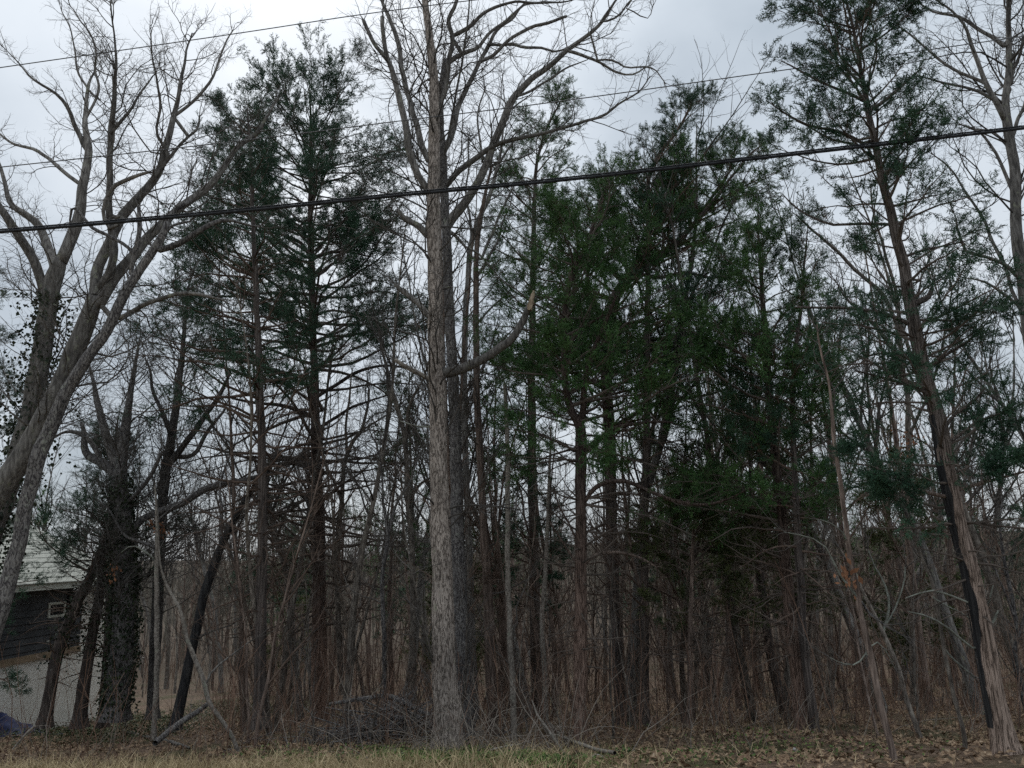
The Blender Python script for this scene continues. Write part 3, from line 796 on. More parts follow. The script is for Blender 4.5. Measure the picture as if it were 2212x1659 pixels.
oak2_limbs = [
  ([(132,565,28),(160,500,26),(172,452,24),(178,400,21),(187,350,18),(189,312,16),(184,270,12),(190,200,8),(194,175,6),(205,155,4)],{'drift':0.1}),
  ([(95,640,22),(75,565,21),(45,520,20),(25,487,19),(0,452,17),(-20,420,14),(-40,370,9)],{'drift':-0.2}),
  ([(120,580,22),(98,520,20),(78,482,18),(50,462,16),(27,445,13),(12,412,10),(2,365,8),(-10,330,5)],{'drift':0.2}),
  ([(180,312,12),(163,275,11),(150,240,9),(122,207,7),(90,185,6),(60,160,5),(40,135,3),(12,108,2)],{'drift':-0.2}),
  ([(172,397,9),(137,370,9),(100,340,8),(75,322,8),(52,317,7),(32,312,6),(0,292,5),(-20,280,3)],{'drift':0.2}),
  ([(194,240,6),(215,190,6),(205,150,5),(205,110,5),(190,70,4),(170,40,3),(150,10,2)],{}),
  ([(192,195,5),(170,160,5),(160,110,4),(152,60,3),(130,20,2)],{}),
]
front_tree('oak_tree', 'bare oak stem with pale upright limbs, ivy round its lower trunk, beside the spreading oak', 'tree', T2, oak2_limbs, y=13.4, mt=M_OAKG, ml=M_OAKG, twig=1.25, flare=0.2)
root_ = bpy.data.objects['oak_tree.001']
P_, R_ = trace(T2, 13.4)
ivy(root_, P_, R_, 2600, 0.55, 0.3, 0.93, hang=0.1)
T3 = [(20,1250,34),(95,960,32),(150,835,28),(180,788,26),(225,725,24),(262,652,23),(295,595,22),(322,557,20),(348,515,18),(362,483,15)]
front_tree('oak_tree', 'dark leaning oak stem ending in a broken upright snag, crossing before the spreading oak', 'tree',
  [(-90,1640,38)] + T3, [
  ([(345,540,16),(387,525,14),(422,507,13),(465,482,11),(487,475,9),(520,480,6),(560,492,4)],{'drift':0.1}),
  ([(283,590,11),(297,527,11),(304,475,10),(303,455,7)],{'twig':0.15}),
  ([(287,548,8),(275,533,8),(240,512,8),(200,490,8),(185,475,7),(155,452,6),(150,470,5),(153,498,3)],{'twig':0.3}),
  ([(362,483,12),(372,462,12),(410,432,9)],{'twig':0.3}),
  ([(345,540,7),(380,485,6),(410,480,4)],{'twig':0.5}),
], y=11.6, mt=M_OAKD, ml=M_OAKD, twig=0.6, flare=0.1)

# --- central oak
JT = [(968,1622,78),(966,1560,66),(964,1500,60),(957,1350,54),(955,1250,50),(950,1100,44),(948,1000,42),(945,850,41),(941,700,36),(940,600,34),(937,500,33),(937,420,30),(938,330,28),(938,250,26),(935,150,22),(926,60,17),(918,0,15),(912,-60,12),(905,-140,8)]
JL = [
  ([(923,410,17),(900,375,17),(888,332,17),(880,287,16),(870,245,15),(860,200,14),(845,150,12),(835,120,11),(825,62,10),(824,38,10)],{'drift':-0.1,'twig':0.9}),
  ([(836,130,10),(813,105,10),(800,75,9),(785,44,8)],{'twig':0.7}),
  ([(925,345,15),(910,312,15),(900,270,14),(885,212,13),(870,162,12),(860,100,11),(845,50,9),(830,15,8),(818,-20,6),(800,-80,4)],{'drift':0.25}),
  ([(923,507,17),(903,487,15),(878,475,13),(856,461,10)],{'twig':0.5,'drift':-0.1}),
  ([(888,476,5),(884,470,5),(890,474,3)],{'twig':0}),
  ([(925,682,14),(903,657,13),(878,635,11),(853,612,10)],{'twig':1.6}),
  ([(923,817,11),(895,802,11),(873,790,10),(856,775,9)],{'twig':0.3,'m':M_PALE,'label':'pale barkless stub low on the trunk'}),
  ([(965,805,27),(985,800,25),(1003,795,24),(1040,777,22),(1078,752,20),(1103,735,18),(1122,705,17),(1136,677,16),(1146,655,15)],{'drift':-0.15,'twig':0.5,'torn':[(1144,670,10),(1148,650,12),(1153,628,8)],'label':'heavy limb snapped off short with a torn pale end'}),
  ([(940,250,11),(962,200,11),(968,130,12),(978,85,11),(970,50,10),(985,10,9),(995,-40,6)],{}),
  ([(985,620,4),(966,683,6),(985,676,5),(995,668,4)],{'twig':0.2}),
  ([(958,915,4),(935,920,5),(905,920,3),(870,912,2)],{'twig':0.2,'m':M_LICH}),
  ([(940,175,4),(922,172,5)],{'twig':0}),
]
jroot, jP, jR = front_tree('oak_tree', 'tall central bare oak with furrowed grey-brown trunk and a snapped heavy limb', 'tree', JT, JL, mt=M_OAK, ml=M_OAKG, twig=0.95, sides=30, ridge=0.035, flare=0.4, trunk_twigs=0.7)
# --- oak close behind it with dark lichened bark
NT_ = [(1005,1600,44),(1002,1500,40),(990,1200,32),(985,1000,28),(980,850,26),(972,700,23),(966,560,22),(961,440,20),(957,350,18),(952,260,16),(955,180,14),(962,130,13)]
NL = [
  ([(965,490,24),(985,462,22),(1003,440,21),(1023,412,20),(1050,355,19),(1066,312,19),(1086,262,18),(1108,215,17),(1151,170,14),(1191,140,13),(1226,107,11),(1261,82,9),(1296,50,8),(1313,25,7),(1333,-5,5)],{'drift':-0.12,'twig':1.2}),
  ([(1296,48,5),(1322,42,5),(1340,30,5),(1353,12,4),(1370,-5,3)],{}),
  ([(1353,18,3),(1368,25,3),(1380,34,3),(1400,40,2),(1412,15,2)],{}),
  ([(1226,110,9),(1246,116,8),(1270,124,7),(1291,131,6),(1331,155,5),(1366,160,4),(1396,150,3)],{'twig':1.3}),
  ([(1291,130,5),(1306,129,5),(1331,132,5),(1346,142,4),(1396,145,4),(1413,150,3),(1436,180,2)],{'twig':1.5}),
  ([(953,340,15),(973,300,15),(988,237,14),(1010,187,12),(1028,150,10),(1055,100,9),(1080,60,8),(1106,40,7),(1130,10,5),(1180,5,4)],{'drift':0.15}),
  ([(965,400,14),(990,370,14),(1028,342,13),(1060,318,11),(1106,303,10),(1151,293,9),(1200,280,8),(1256,265,7),(1306,250,6),(1336,222,5),(1376,203,4),(1406,165,2)],{'drift':-0.25}),
  ([(1055,95,7),(1080,100,7),(1106,97,7),(1131,103,7),(1171,104,6),(1196,112,5),(1226,105,4)],{}),
  ([(965,140,11),(985,122,11),(1010,110,10),(1028,103,9),(1055,73,7),(1103,37,6),(1135,8,4)],{}),
  ([(975,80,10),(990,70,10),(1015,55,9),(1040,32,8),(1075,15,7),(1106,5,6),(1165,8,5),(1240,3,3)],{'drift':-0.2}),
  ([(1066,120,8),(1106,80,8),(1143,62,8),(1191,47,7),(1225,36,6)],{'twig':0.5}),
  ([(1116,208,6),(1150,195,6),(1191,172,5),(1226,145,4),(1270,130,2)],{}),
  ([(1050,360,7),(1075,355,6),(1095,330,5),(1115,300,4),(1140,285,3)],{}),
  ([(968,500,9),(985,510,8),(1003,530,6),(1030,545,5),(1055,570,3)],{}),
  ([(957,350,6),(975,265,6),(985,200,5),(1000,120,5),(1010,40,4),(1015,-30,3)],{}),
  ([(1042,350,5),(1035,290,5),(1033,240,4),(1050,190,3)],{}),
]
front_tree('oak_tree', 'dark lichen-spotted bare oak standing close behind the central oak, limbs arching over the wood', 'tree', NT_, NL, mt=M_OAKD, ml=M_OAKG, twig=0.9, sides=20, flare=0.3)
# --- slimmer bare stems beside them
front_tree('bare_tree', 'slender brown-barked bare tree just beyond the central oak pair', 'tree',
  [(1066,1592,27),(1060,1450,25),(1055,1300,23),(1045,1150,20),(1040,1050,18),(1035,950,17),(1030,850,16),(1029,720,14),(1028,620,13),(1030,540,12),(1038,470,10),(1050,410,7),(1062,360,5)],
  [[(1029,600,7),(1050,560,7),(1075,520,6),(1090,470,4),(1105,430,3)], [(1030,700,5),(1055,670,5),(1085,640,4),(1110,615,3)]], mt=M_BROWN, ml=M_OAKG, twig=0.55, trunk_twigs=0.5)
front_tree('bare_tree', 'slender grey lichened bare tree forking high between the central oaks and the cedars', 'tree',
  [(1026,1560,20),(1018,1350,18),(1012,1150,17),(1005,980,16),(1003,827,15),(1005,715,14),(1010,610,13),(1020,520,13),(1038,465,12),(1058,420,10),(1072,370,8),(1085,300,5),(1090,240,3)],
  [[(1020,520,7),(1015,470,6),(1005,420,5),(1012,360,4),(1010,300,3)], [(1040,560,7),(1065,500,7),(1085,450,6),(1110,400,4)]], mt=M_OAKG, twig=0.6, trunk_twigs=0.4)
front_tree('bare_tree', 'thin pale-barked sapling with a snapped top among the front trunks', 'tree',
  [(1112,1612,15),(1107,1479,14),(1100,1329,13),(1096,1179,12),(1097,1004,11),(1093,880,9),(1092,829,8)], [], mt=M_PALE, twig=0.35, trunk_twigs=0.5, sides=12, blunt=True)
front_tree('bare_tree', 'thin pale crooked sapling against the dark straight cedar trunk', 'tree',
  [(1180,1582,14),(1178,1480,13),(1173,1380,12),(1172,1329,12),(1177,1254,11),(1182,1154,9),(1187,1020,7),(1190,920,4)], [], mt=M_PALE, twig=0.35, trunk_twigs=0.5, sides=12)
# --- right hand bare tree whose base is outside the picture
YT = [(2292,1640,44),(2270,1300,38),(2246,950,32),(2222,700,28),(2208,600,26),(2197,510,25),(2194,415,23),(2190,350,21),(2179,287,20),(2171,225,17),(2179,150,14),(2178,75,12),(2178,0,10),(2176,-70,7)]
YL = [
  ([(2169,257,13),(2146,217,12),(2129,175,11),(2109,125,9),(2096,87,8),(2084,55,6),(2059,25,5),(2021,0,4),(1990,-30,3)],{'drift':-0.1}),
  ([(2149,217,8),(2114,200,7),(2084,192,6),(2034,180,5),(1989,162,3)],{}),
  ([(2129,180,8),(2100,168,7),(2071,155,7),(2034,135,6),(2001,107,5),(1959,67,4),(1936,57,3)],{'drift':0.2}),
  ([(2169,100,9),(2140,80,8),(2109,62,8),(2074,40,7),(2021,27,5),(1974,0,3)],{}),
  ([(2206,605,10),(2171,572,9),(2140,558,8),(2116,552,8),(2090,545,7),(2075,515,6),(2060,470,5)],{}),
  ([(2212,690,9),(2191,640,8),(2166,565,8),(2146,527,7),(2116,457,6),(2084,415,5),(2050,360,4),(2010,330,2)],{'drift':0.2}),
  ([(2212,677,8),(2190,655,7),(2171,640,7),(2145,620,6),(2121,607,5),(2084,600,3)],{}),
  ([(2185,180,8),(2200,120,7),(2212,80,6),(2230,40,4)],{}),
  ([(2185,300,9),(2205,240,8),(2225,190,6),(2240,140,4)],{}),
  ([(2190,345,6),(2160,300,6),(2135,280,5),(2110,283,4),(2090,265,3)],{}),
  ([(2190,420,8),(2165,360,7),(2140,320,6),(2120,290,5),(2080,268,4)],{}),
]
front_tree('bare_tree', 'tall grey bare tree rising at the picture edge beside the leaning cedar', 'tree', YT, YL, y=13.0, mt=M_OAKG, ml=M_OAKG, twig=1.25, flare=0.15)
# --- bare trees a little further in
front_tree('bare_tree', 'bare grey tree behind the leaning cedar, its forks slanting up and away', 'tree',
  [(1975,1500,17),(1968,1150,15),(1962,950,13),(1954,815,11),(1934,765,10),(1909,727,9),(1885,697,9),(1871,685,8),(1834,652,6),(1812,620,4)],
  [[(1954,820,10),(1932,690,9),(1909,640,9),(1849,585,8),(1809,545,7),(1771,510,6),(1721,465,4)], [(1945,720,8),(1934,627,8),(1916,565,7),(1904,515,6),(1885,460,4),(1880,400,3)], [(1962,950,7),(2000,860,7),(2030,780,6),(2045,700,5),(2060,620,3)]], y=19, mt=M_GREY, ml=M_GREY, twig=0.7)
front_tree('bare_tree', 'bare forked tree in the gap beside the central oak', 'tree',
  [(892,1500,16),(890,1205,14),(880,1055,13),(875,955,12),(868,915,11),(858,880,10),(843,830,9),(835,790,7),(822,740,5),(815,690,3)],
  [[(877,935,9),(880,900,8),(883,880,7),(895,850,6),(908,830,5),(925,780,3)], [(884,1085,7),(905,1050,7),(935,1030,5),(960,1020,3)]], y=21, mt=M_GREY, ml=M_GREY, twig=0.9, trunk_twigs=0.8)
front_tree('bare_tree', 'dark V-forked bare tree low in the gap beyond the reddish cedar trunk', 'tree',
  [(832,1545,10),(830,1380,10),(828,1217,10),(838,1160,10),(832,1110,7),(826,1080,6),(824,1020,4),(812,950,3)],
  [[(838,1158,8),(848,1120,7),(858,1092,6),(870,1065,5),(878,1055,5),(905,980,3)]], y=16, mt=M_OAKD, ml=M_OAKD, twig=1.0, trunk_twigs=1.0)
front_tree('bare_tree', 'bare tree forking low behind the drooping cedar boughs', 'tree',
  [(735,1480,14),(733,1130,12),(738,1080,11),(750,980,10),(765,950,9),(778,935,8),(790,900,7),(800,840,4)],
  [[(738,1080,7),(722,1040,7),(705,1010,6),(695,960,4)], [(750,980,7),(748,920,6),(755,860,5),(760,800,3)]], y=23, mt=M_GREY, ml=M_GREY, twig=0.9)
# --- dark oak by the house with many limbs
B_T = [(250,1530,58),(262,1420,52),(268,1320,48),(266,1200,44),(264,1120,40),(258,1050,36),(262,1000,28),(268,940,22),(278,870,16),(290,800,9),(300,740,5)]
B_L = [
  [(257,1040,26),(235,1010,24),(215,995,22),(195,985,19),(186,970,16),(183,945,13),(176,915,8)],
  [(250,1000,22),(236,960,20),(225,920,18),(210,870,14),(203,830,9),(190,780,5)],
  [(215,985,12),(190,950,11),(165,935,9),(135,935,6),(110,950,3)],
  [(270,1180,20),(300,1130,18),(345,1105,18),(390,1090,16),(450,1055,16),(510,1040,13),(575,1025,9),(620,1015,5)],
  [(265,1090,10),(300,1060,10),(330,1020,9),(350,980,7)],
]
b_root, bP, bR = front_tree('oak_tree', 'dark ivy-clad oak with spreading low forks beside the house corner', 'tree', B_T, B_L, y=19, mt=M_OAKD, ml=M_OAKD, twig=1.6, trunk_twigs=1.5, flare=0.2)
ivy(b_root, bP, bR, 4200, 0.16, 0.0, 0.62, hang=0.15)
front_tree('oak_tree', 'dark upright oak stem beyond the forked ivy-clad oak', 'tree',
  [(330,1530,26),(345,1200,24),(358,1020,22),(370,950,20),(382,870,17),(390,800,13),(398,720,9),(405,640,5)],
  [[(358,1010,16),(400,960,15),(440,900,13),(475,850,10),(500,800,6)], [(372,940,11),(350,890,10),(330,840,8),(320,780,5)], [(365,985,12),(410,985,11),(450,930,9),(490,880,5)]], y=21, mt=M_OAKD, ml=M_OAKD, twig=1.6, trunk_twigs=1.4)
front_tree('bare_tree', 'black-barked bare tree leaning strongly over the undergrowth near the house', 'tree',
  [(383,1548,24),(398,1480,23),(415,1404,22),(450,1254,20),(490,1154,18),(510,1115,17),(530,1079,15),(555,1045,13),(580,1015,9),(600,980,5)],
  [[(470,1200,8),(480,1120,8),(475,1060,6),(490,1000,4)]], y=18, mt=M_BLACK, ml=M_OAKD, twig=0.9, trunk_twigs=0.6)
# --- saplings in front
front_tree('sapling', 'straight slim sapling with speckled pale bark, dead boughs at its top', 'sapling',
  [(332,1602,17),(335,1540,15),(338,1400,14),(338,1250,13),(340,1180,12),(340,1120,10),(338,1080,6),(335,1040,3)],
  [([(336,1185,9),(305,1172,8),(270,1155,7),(250,1125,6),(232,1100,5),(200,1070,4),(183,1055,3)],{'m':M_OAKD}), ([(337,1210,5),(310,1190,5),(285,1180,4),(262,1195,3)],{'m':M_LICH}), ([(340,1130,5),(320,1090,5),(300,1060,4),(290,1010,3)],{'m':M_OAKD}), ([(338,1125,5),(375,1095,4),(400,1080,3)],{'m':M_OAKD})],
  mt=M_PALE, wk=0.8, twig=0.6, sides=12, flare=0.15)
front_tree('sapling', 'crooked pale sapling bending in an S, bark peeling, forked at mid height', 'sapling',
  [(516,1628,11),(505,1605,12),(490,1575,12),(470,1545,12),(455,1520,13),(447,1490,14),(440,1465,14),(422,1425,13),(412,1405,12),(403,1385,12),(397,1350,11),(393,1325,10),(375,1290,9),(358,1262,8),(347,1232,6),(343,1190,4),(340,1140,2)],
  [([(446,1475,6),(460,1450,6),(475,1435,5),(505,1410,4),(535,1388,3)],{'m':M_OAKG})], mt=M_PALE, wk=0.8, twig=0.35, sides=12, flare=0.0)
front_tree('sapling', 'whip-thin bent sapling before the white house wall', 'sapling',
  [(273,1582,5),(268,1540,5),(262,1515,5),(255,1494,5),(247,1460,5),(236,1429,5),(225,1405,5),(218,1387,5),(200,1378,4),(170,1373,3),(122,1361,2)], [], mt=M_PALE, wk=0.8, twig=0.3, sides=8, flare=0.0)
W_T = [(1932,1650,19),(1915,1569,18),(1895,1479,17),(1875,1379,16),(1855,1294,14),(1835,1189,13),(1820,1079,12),(1812,1010,11),(1805,959,11),(1797,890,9),(1792,840,7),(1782,790,6),(1775,750,5),(1768,700,3)]
front_tree('sapling', 'slim reddish sapling leaning steeply beside the mossy low boughs', 'sapling', W_T,
  [([(1852,1290,7),(1840,1272,7),(1822,1254,6),(1800,1215,5),(1790,1190,4),(1760,1165,3),(1700,1155,2)],{'m':M_LICH}),
   ([(1862,1300,6),(1880,1325,6),(1900,1348,5),(1912,1358,4)],{'m':M_OAKD}),
   ([(1868,1415,4),(1878,1400,4),(1893,1388,4),(1905,1400,3),(1935,1440,2)],{'m':M_LICH}),
   ([(1868,1415,4),(1858,1428,4),(1840,1438,4),(1815,1432,3),(1790,1425,2)],{'m':M_LICH}),
   ([(1830,1170,4),(1822,1150,4),(1805,1135,3),(1760,1120,2)],{'m':M_LICH})], mt=M_BROWN, wk=0.9, twig=0.5, sides=12, flare=0.1)
front_tree('sapling', 'mossy grey sapling with twisted lichen boughs between the leaning stems', 'sapling',
  [(1990,1600,14),(1965,1520,13),(1945,1450,12),(1925,1400,12),(1908,1365,11),(1890,1330,9),(1870,1290,8),(1855,1250,7),(1835,1215,6),(1810,1180,4)],
  [([(1908,1362,7),(1915,1335,7),(1920,1300,6),(1910,1260,5),(1890,1225,4),(1875,1180,3)],{'m':M_LICH}), ([(1912,1352,5),(1935,1310,5),(1950,1270,4),(1965,1225,3)],{'m':M_LICH})], mt=M_GREY, wk=0.85, twig=0.8, sides=10, flare=0.2)
front_tree('sapling', 'grey sapling leaning across behind the big leaning cedar foot', 'sapling',
  [(2085,1620,12),(2070,1540,11),(2052,1460,11),(2036,1390,10),(2022,1310,9),(2008,1240,8),(1985,1180,7),(1968,1130,5),(1955,1090,3)],
  [([(2040,1400,5),(2062,1425,5),(2085,1450,5),(2105,1465,4)],{'m':M_LICH}), ([(2015,1290,4),(2045,1310,4),(2080,1325,3),(2105,1340,3)],{'m':M_LICH})], mt=M_GREY, wk=0.85, twig=0.7, sides=10, flare=0.2)
front_tree('sapling', 'crooked dark sapling at the picture edge beyond the leaning cedar', 'sapling',
  [(2230,1610,11),(2205,1480,11),(2192,1410,11),(2198,1370,10),(2188,1310,10),(2178,1260,9),(2168,1200,7),(2160,1140,5),(2165,1080,3)],
  [[(2190,1330,6),(2175,1290,5),(2150,1230,4)], [(2195,1390,6),(2215,1330,5),(2225,1280,4)]], mt=M_OAKD, twig=1.1, trunk_twigs=1.0, sides=10, y=15)
# ================================================================== FRONT CEDARS
H_T = [(690,1562,40),(690,1500,37),(690,1400,35),(690,1250,31),(688,1100,26),(683,1000,23),(680,850,20),(676,700,17),(672,560,14),(670,450,11),(672,350,8),(671,280,6),(670,225,4),(668,185,2)]
# rows: t along the trunk, reach on either side in picture px
front_cedar('tall red cedar with reddish peeling trunk, dense dark top and dead lower boughs', H_T,
  [(0,80,80),(.3,190,190),(.42,260,200),(.55,270,215),(.66,250,190),(.72,190,160),(.78,150,185),(.84,170,190),(.9,160,180),(.95,130,130),(1,50,50)], 0.56, 205, 0.85, dead_len=1, sec=(10,15), ter=4.6, per=15, mf=M_FOLD, el=(-4, 36), even=1.0,
  limbs=[([(676,900,11),(640,885,10),(600,875,9),(550,870,7),(500,860,5)],{'green':0}), ([(680,860,10),(720,835,9),(780,800,8),(830,790,6),(880,795,4)],{'green':0.1}), ([(684,930,9),(720,905,8),(760,880,7),(800,865,5),(850,850,3)],{'green':0}), ([(685,1015,8),(640,1000,8),(590,1005,7),(540,990,5),(480,975,3)],{'green':0}), ([(672,560,9),(650,525,8),(620,510,7),(570,500,5),(520,490,3)],{'green':0.8}), ([(674,560,9),(705,548,8),(750,545,6),(800,555,4)],{'green':0.5})])
front_cedar('red cedar half hidden behind the tall cedar, crown dense and blackish at its tip', 
  [(560,1545,28),(562,1400,26),(566,1200,24),(566,1000,20),(562,850,17),(556,700,14),(550,560,11),(545,430,9),(543,350,7),(538,285,5),(535,235,3)],
  [(0,60,60),(.35,180,150),(.5,220,150),(.6,190,120),(.7,150,110),(.78,110,80),(.86,130,80),(.93,115,70),(1,45,40)], 0.57, 125, 0.9, y=17, mt=M_CEDD, mf=M_FOLD, ter=4.6, per=15, el=(-4, 36))
front_cedar('straight dark cedar with a pointed feathery crown above the wood', 
  [(1160,1546,28),(1157,1400,26),(1154,1250,24),(1152,1129,22),(1149,979,20),(1148,829,18),(1150,700,16),(1152,560,13),(1155,430,9),(1162,340,7),(1180,280,5),(1205,230,4),(1222,195,2)],
  [(0,40,40),(.3,100,90),(.45,110,110),(.55,100,140),(.65,120,140),(.75,125,125),(.82,110,105),(.9,90,95),(.96,65,65),(1,25,25)], 0.5, 125, 0.9, mt=M_CEDD, mf=M_FOL)
T_T = [(1254,1611,36),(1253,1500,33),(1252,1429,32),(1254,1279,29),(1254,1079,27),(1254,970,26),(1250,915,24),(1238,895,17),(1225,860,16),(1220,780,15),(1219,700,14),(1228,620,13),(1242,577,12),(1262,535,9),(1291,465,6),(1310,400,3)]
front_cedar('forked cedar with reddish lower trunk and crooked upper leader before the thick bent cedar', T_T,
  [(0,50,50),(.3,110,150),(.45,130,190),(.55,150,230),(.65,150,220),(.75,150,180),(.85,140,160),(.93,120,120),(1,50,50)], 0.52, 115, 0.75,
  limbs=[([(1266,1080,12),(1276,1062,12),(1300,1045,11),(1350,1040,10),(1400,1060,9),(1470,1085,8),(1520,1090,7),(1570,1080,5),(1620,1055,3)],{'green':0.25,'drift':-0.1}),
         ([(1262,975,13),(1290,952,12),(1330,925,10),(1380,915,8),(1450,910,5)],{'green':0.15}),
         ([(1265,1215,9),(1290,1197,9),(1330,1193,8),(1380,1203,6),(1420,1225,3)],{'green':0,'m':M_BROWN}),
         ([(1258,900,16),(1262,850,15),(1272,790,14),(1290,740,12),(1310,690,9),(1330,640,6)],{'green':0.6}),
         ([(1240,975,7),(1215,958,6),(1180,945,5),(1150,930,3)],{'green':0}),
         ([(1245,1165,5),(1225,1125,5),(1205,1090,4),(1195,1050,3)],{'green':0}),
         ([(1248,1220,6),(1220,1180,5),(1190,1130,4)],{'green':0})])
U_T = [(1342,1567,28),(1335,1450,26),(1329,1330,25),(1323,1205,26),(1319,1080,27),(1316,930,27),(1310,830,27),(1308,760,28),(1315,715,29),(1331,640,27),(1371,590,24),(1418,560,19),(1456,530,16),(1485,500,13),(1510,470,10),(1535,430,7),(1570,380,4),(1600,345,2)]
front_cedar('thick dark cedar whose trunk bends over midway and spreads a broad green crown', U_T,
  [(0,30,30),(.3,120,120),(.45,150,170),(.55,190,230),(.65,190,240),(.75,170,210),(.85,140,150),(.93,100,110),(1,60,60)], 0.46, 150, 0.8, mt=M_CEDD, mf=M_FOL, sec=(10,15), ter=4.6, per=14,
  limbs=[([(1456,535,10),(1506,477,9),(1545,430,8),(1590,370,6),(1630,325,4),(1650,310,2)],{'green':1.5}), ([(1310,700,12),(1285,660,11),(1270,600,10),(1285,530,8),(1300,460,5),(1310,390,3)],{'green':1.4}),
         ([(1371,590,10),(1420,600,9),(1480,590,8),(1540,600,6),(1600,590,4)],{'green':1.4}), ([(1316,930,12),(1360,900,11),(1420,870,10),(1480,860,8),(1540,850,5),(1600,830,3)],{'green':0.9}), ([(1318,760,10),(1370,745,9),(1430,730,8),(1500,720,6),(1570,700,4)],{'green':1.4})])
front_cedar('slim cedar with an upswept crown standing higher than the broad cedar before it',
  [(1392,1545,22),(1392,1300,20),(1394,1050,18),(1398,850,16),(1399,700,14),(1400,560,12),(1400,460,10),(1404,375,9),(1431,322,7),(1458,290,6),(1480,255,4),(1500,205,2)],
  [(0,30,30),(.4,120,120),(.55,140,150),(.65,130,140),(.75,90,110),(.82,60,110),(.9,60,100),(.96,50,75),(1,25,25)], 0.55, 95, 0.9, y=17.5, mt=M_CEDD, mf=M_FOLD,
  limbs=[([(1400,500,8),(1440,420,7),(1490,370,6),(1530,320,4),(1560,280,2)],{'green':1.2})])
front_cedar('cedar with shaggy reddish trunk and bushy mid-green crown beside the leaning sapling',
  [(1735,1581,42),(1727,1500,36),(1715,1404,31),(1705,1304,28),(1695,1204,25),(1690,1129,22),(1680,1029,20),(1667,929,18),(1660,829,16),(1655,740,14),(1648,650,11),(1642,560,8),(1638,490,5),(1636,440,2)],
  [(0,60,60),(.3,150,150),(.45,190,150),(.55,210,150),(.65,180,140),(.75,140,120),(.85,120,100),(.93,90,80),(1,30,30)], 0.44, 115, 0.95, mt=M_CED, mf=M_FOL, sec=(10,14))
front_cedar('dark thin-crowned cedar close behind the shaggy reddish cedar trunk',
  [(1762,1581,20),(1748,1480,19),(1735,1379,19),(1730,1254,18),(1722,1130,16),(1716,1000,14),(1712,880,12),(1720,760,10),(1732,640,7),(1740,540,4),(1745,480,2)],
  [(0,40,40),(.3,120,120),(.5,150,130),(.7,110,110),(.85,80,80),(1,25,25)], 0.5, 75, 0.7, mt=M_CEDD, mf=M_FOLD)
front_cedar('low mossy cedar with olive green drooping boughs in the middle of the wood',
  [(1697,1546,24),(1680,1480,23),(1668,1429,22),(1650,1304,20),(1638,1204,17),(1628,1120,14),(1622,1040,10),(1620,960,6),(1618,900,3)],
  [(0,60,60),(.3,150,110),(.5,190,140),(.7,150,120),(.85,100,90),(1,30,30)], 0.42, 80, 0.95, y=18, mt=M_CEDD, mf=M_FOLO)
front_cedar('short cedar with olive sprays low among the thin trunks',
  [(1488,1550,14),(1490,1450,13),(1492,1350,12),(1495,1250,10),(1498,1160,7),(1500,1090,4),(1500,1060,2)],
  [(0,50,50),(.3,110,90),(.5,130,120),(.7,110,110),(.9,60,60),(1,20,20)], 0.5, 60, 1.0, y=16.5, mt=M_BROWN, mf=M_FOLO)
X_T = [(2176,1628,62),(2168,1590,54),(2155,1529,48),(2130,1404,44),(2110,1304,41),(2095,1229,39),(2075,1154,37),(2055,1069,35),(2042,1004,34),(2030,929,33),(2015,870,32),(1998,800,30),(1984,740,29),(1972,680,27),(1962,630,25),(1954,577,23),(1936,515,21),(1924,452,20),(1909,400,18),(1891,312,15),(1876,245,13),(1866,187,11),(1856,137,9),(1849,95,8),(1839,45,6),(1829,5,5),(1820,-40,3)]
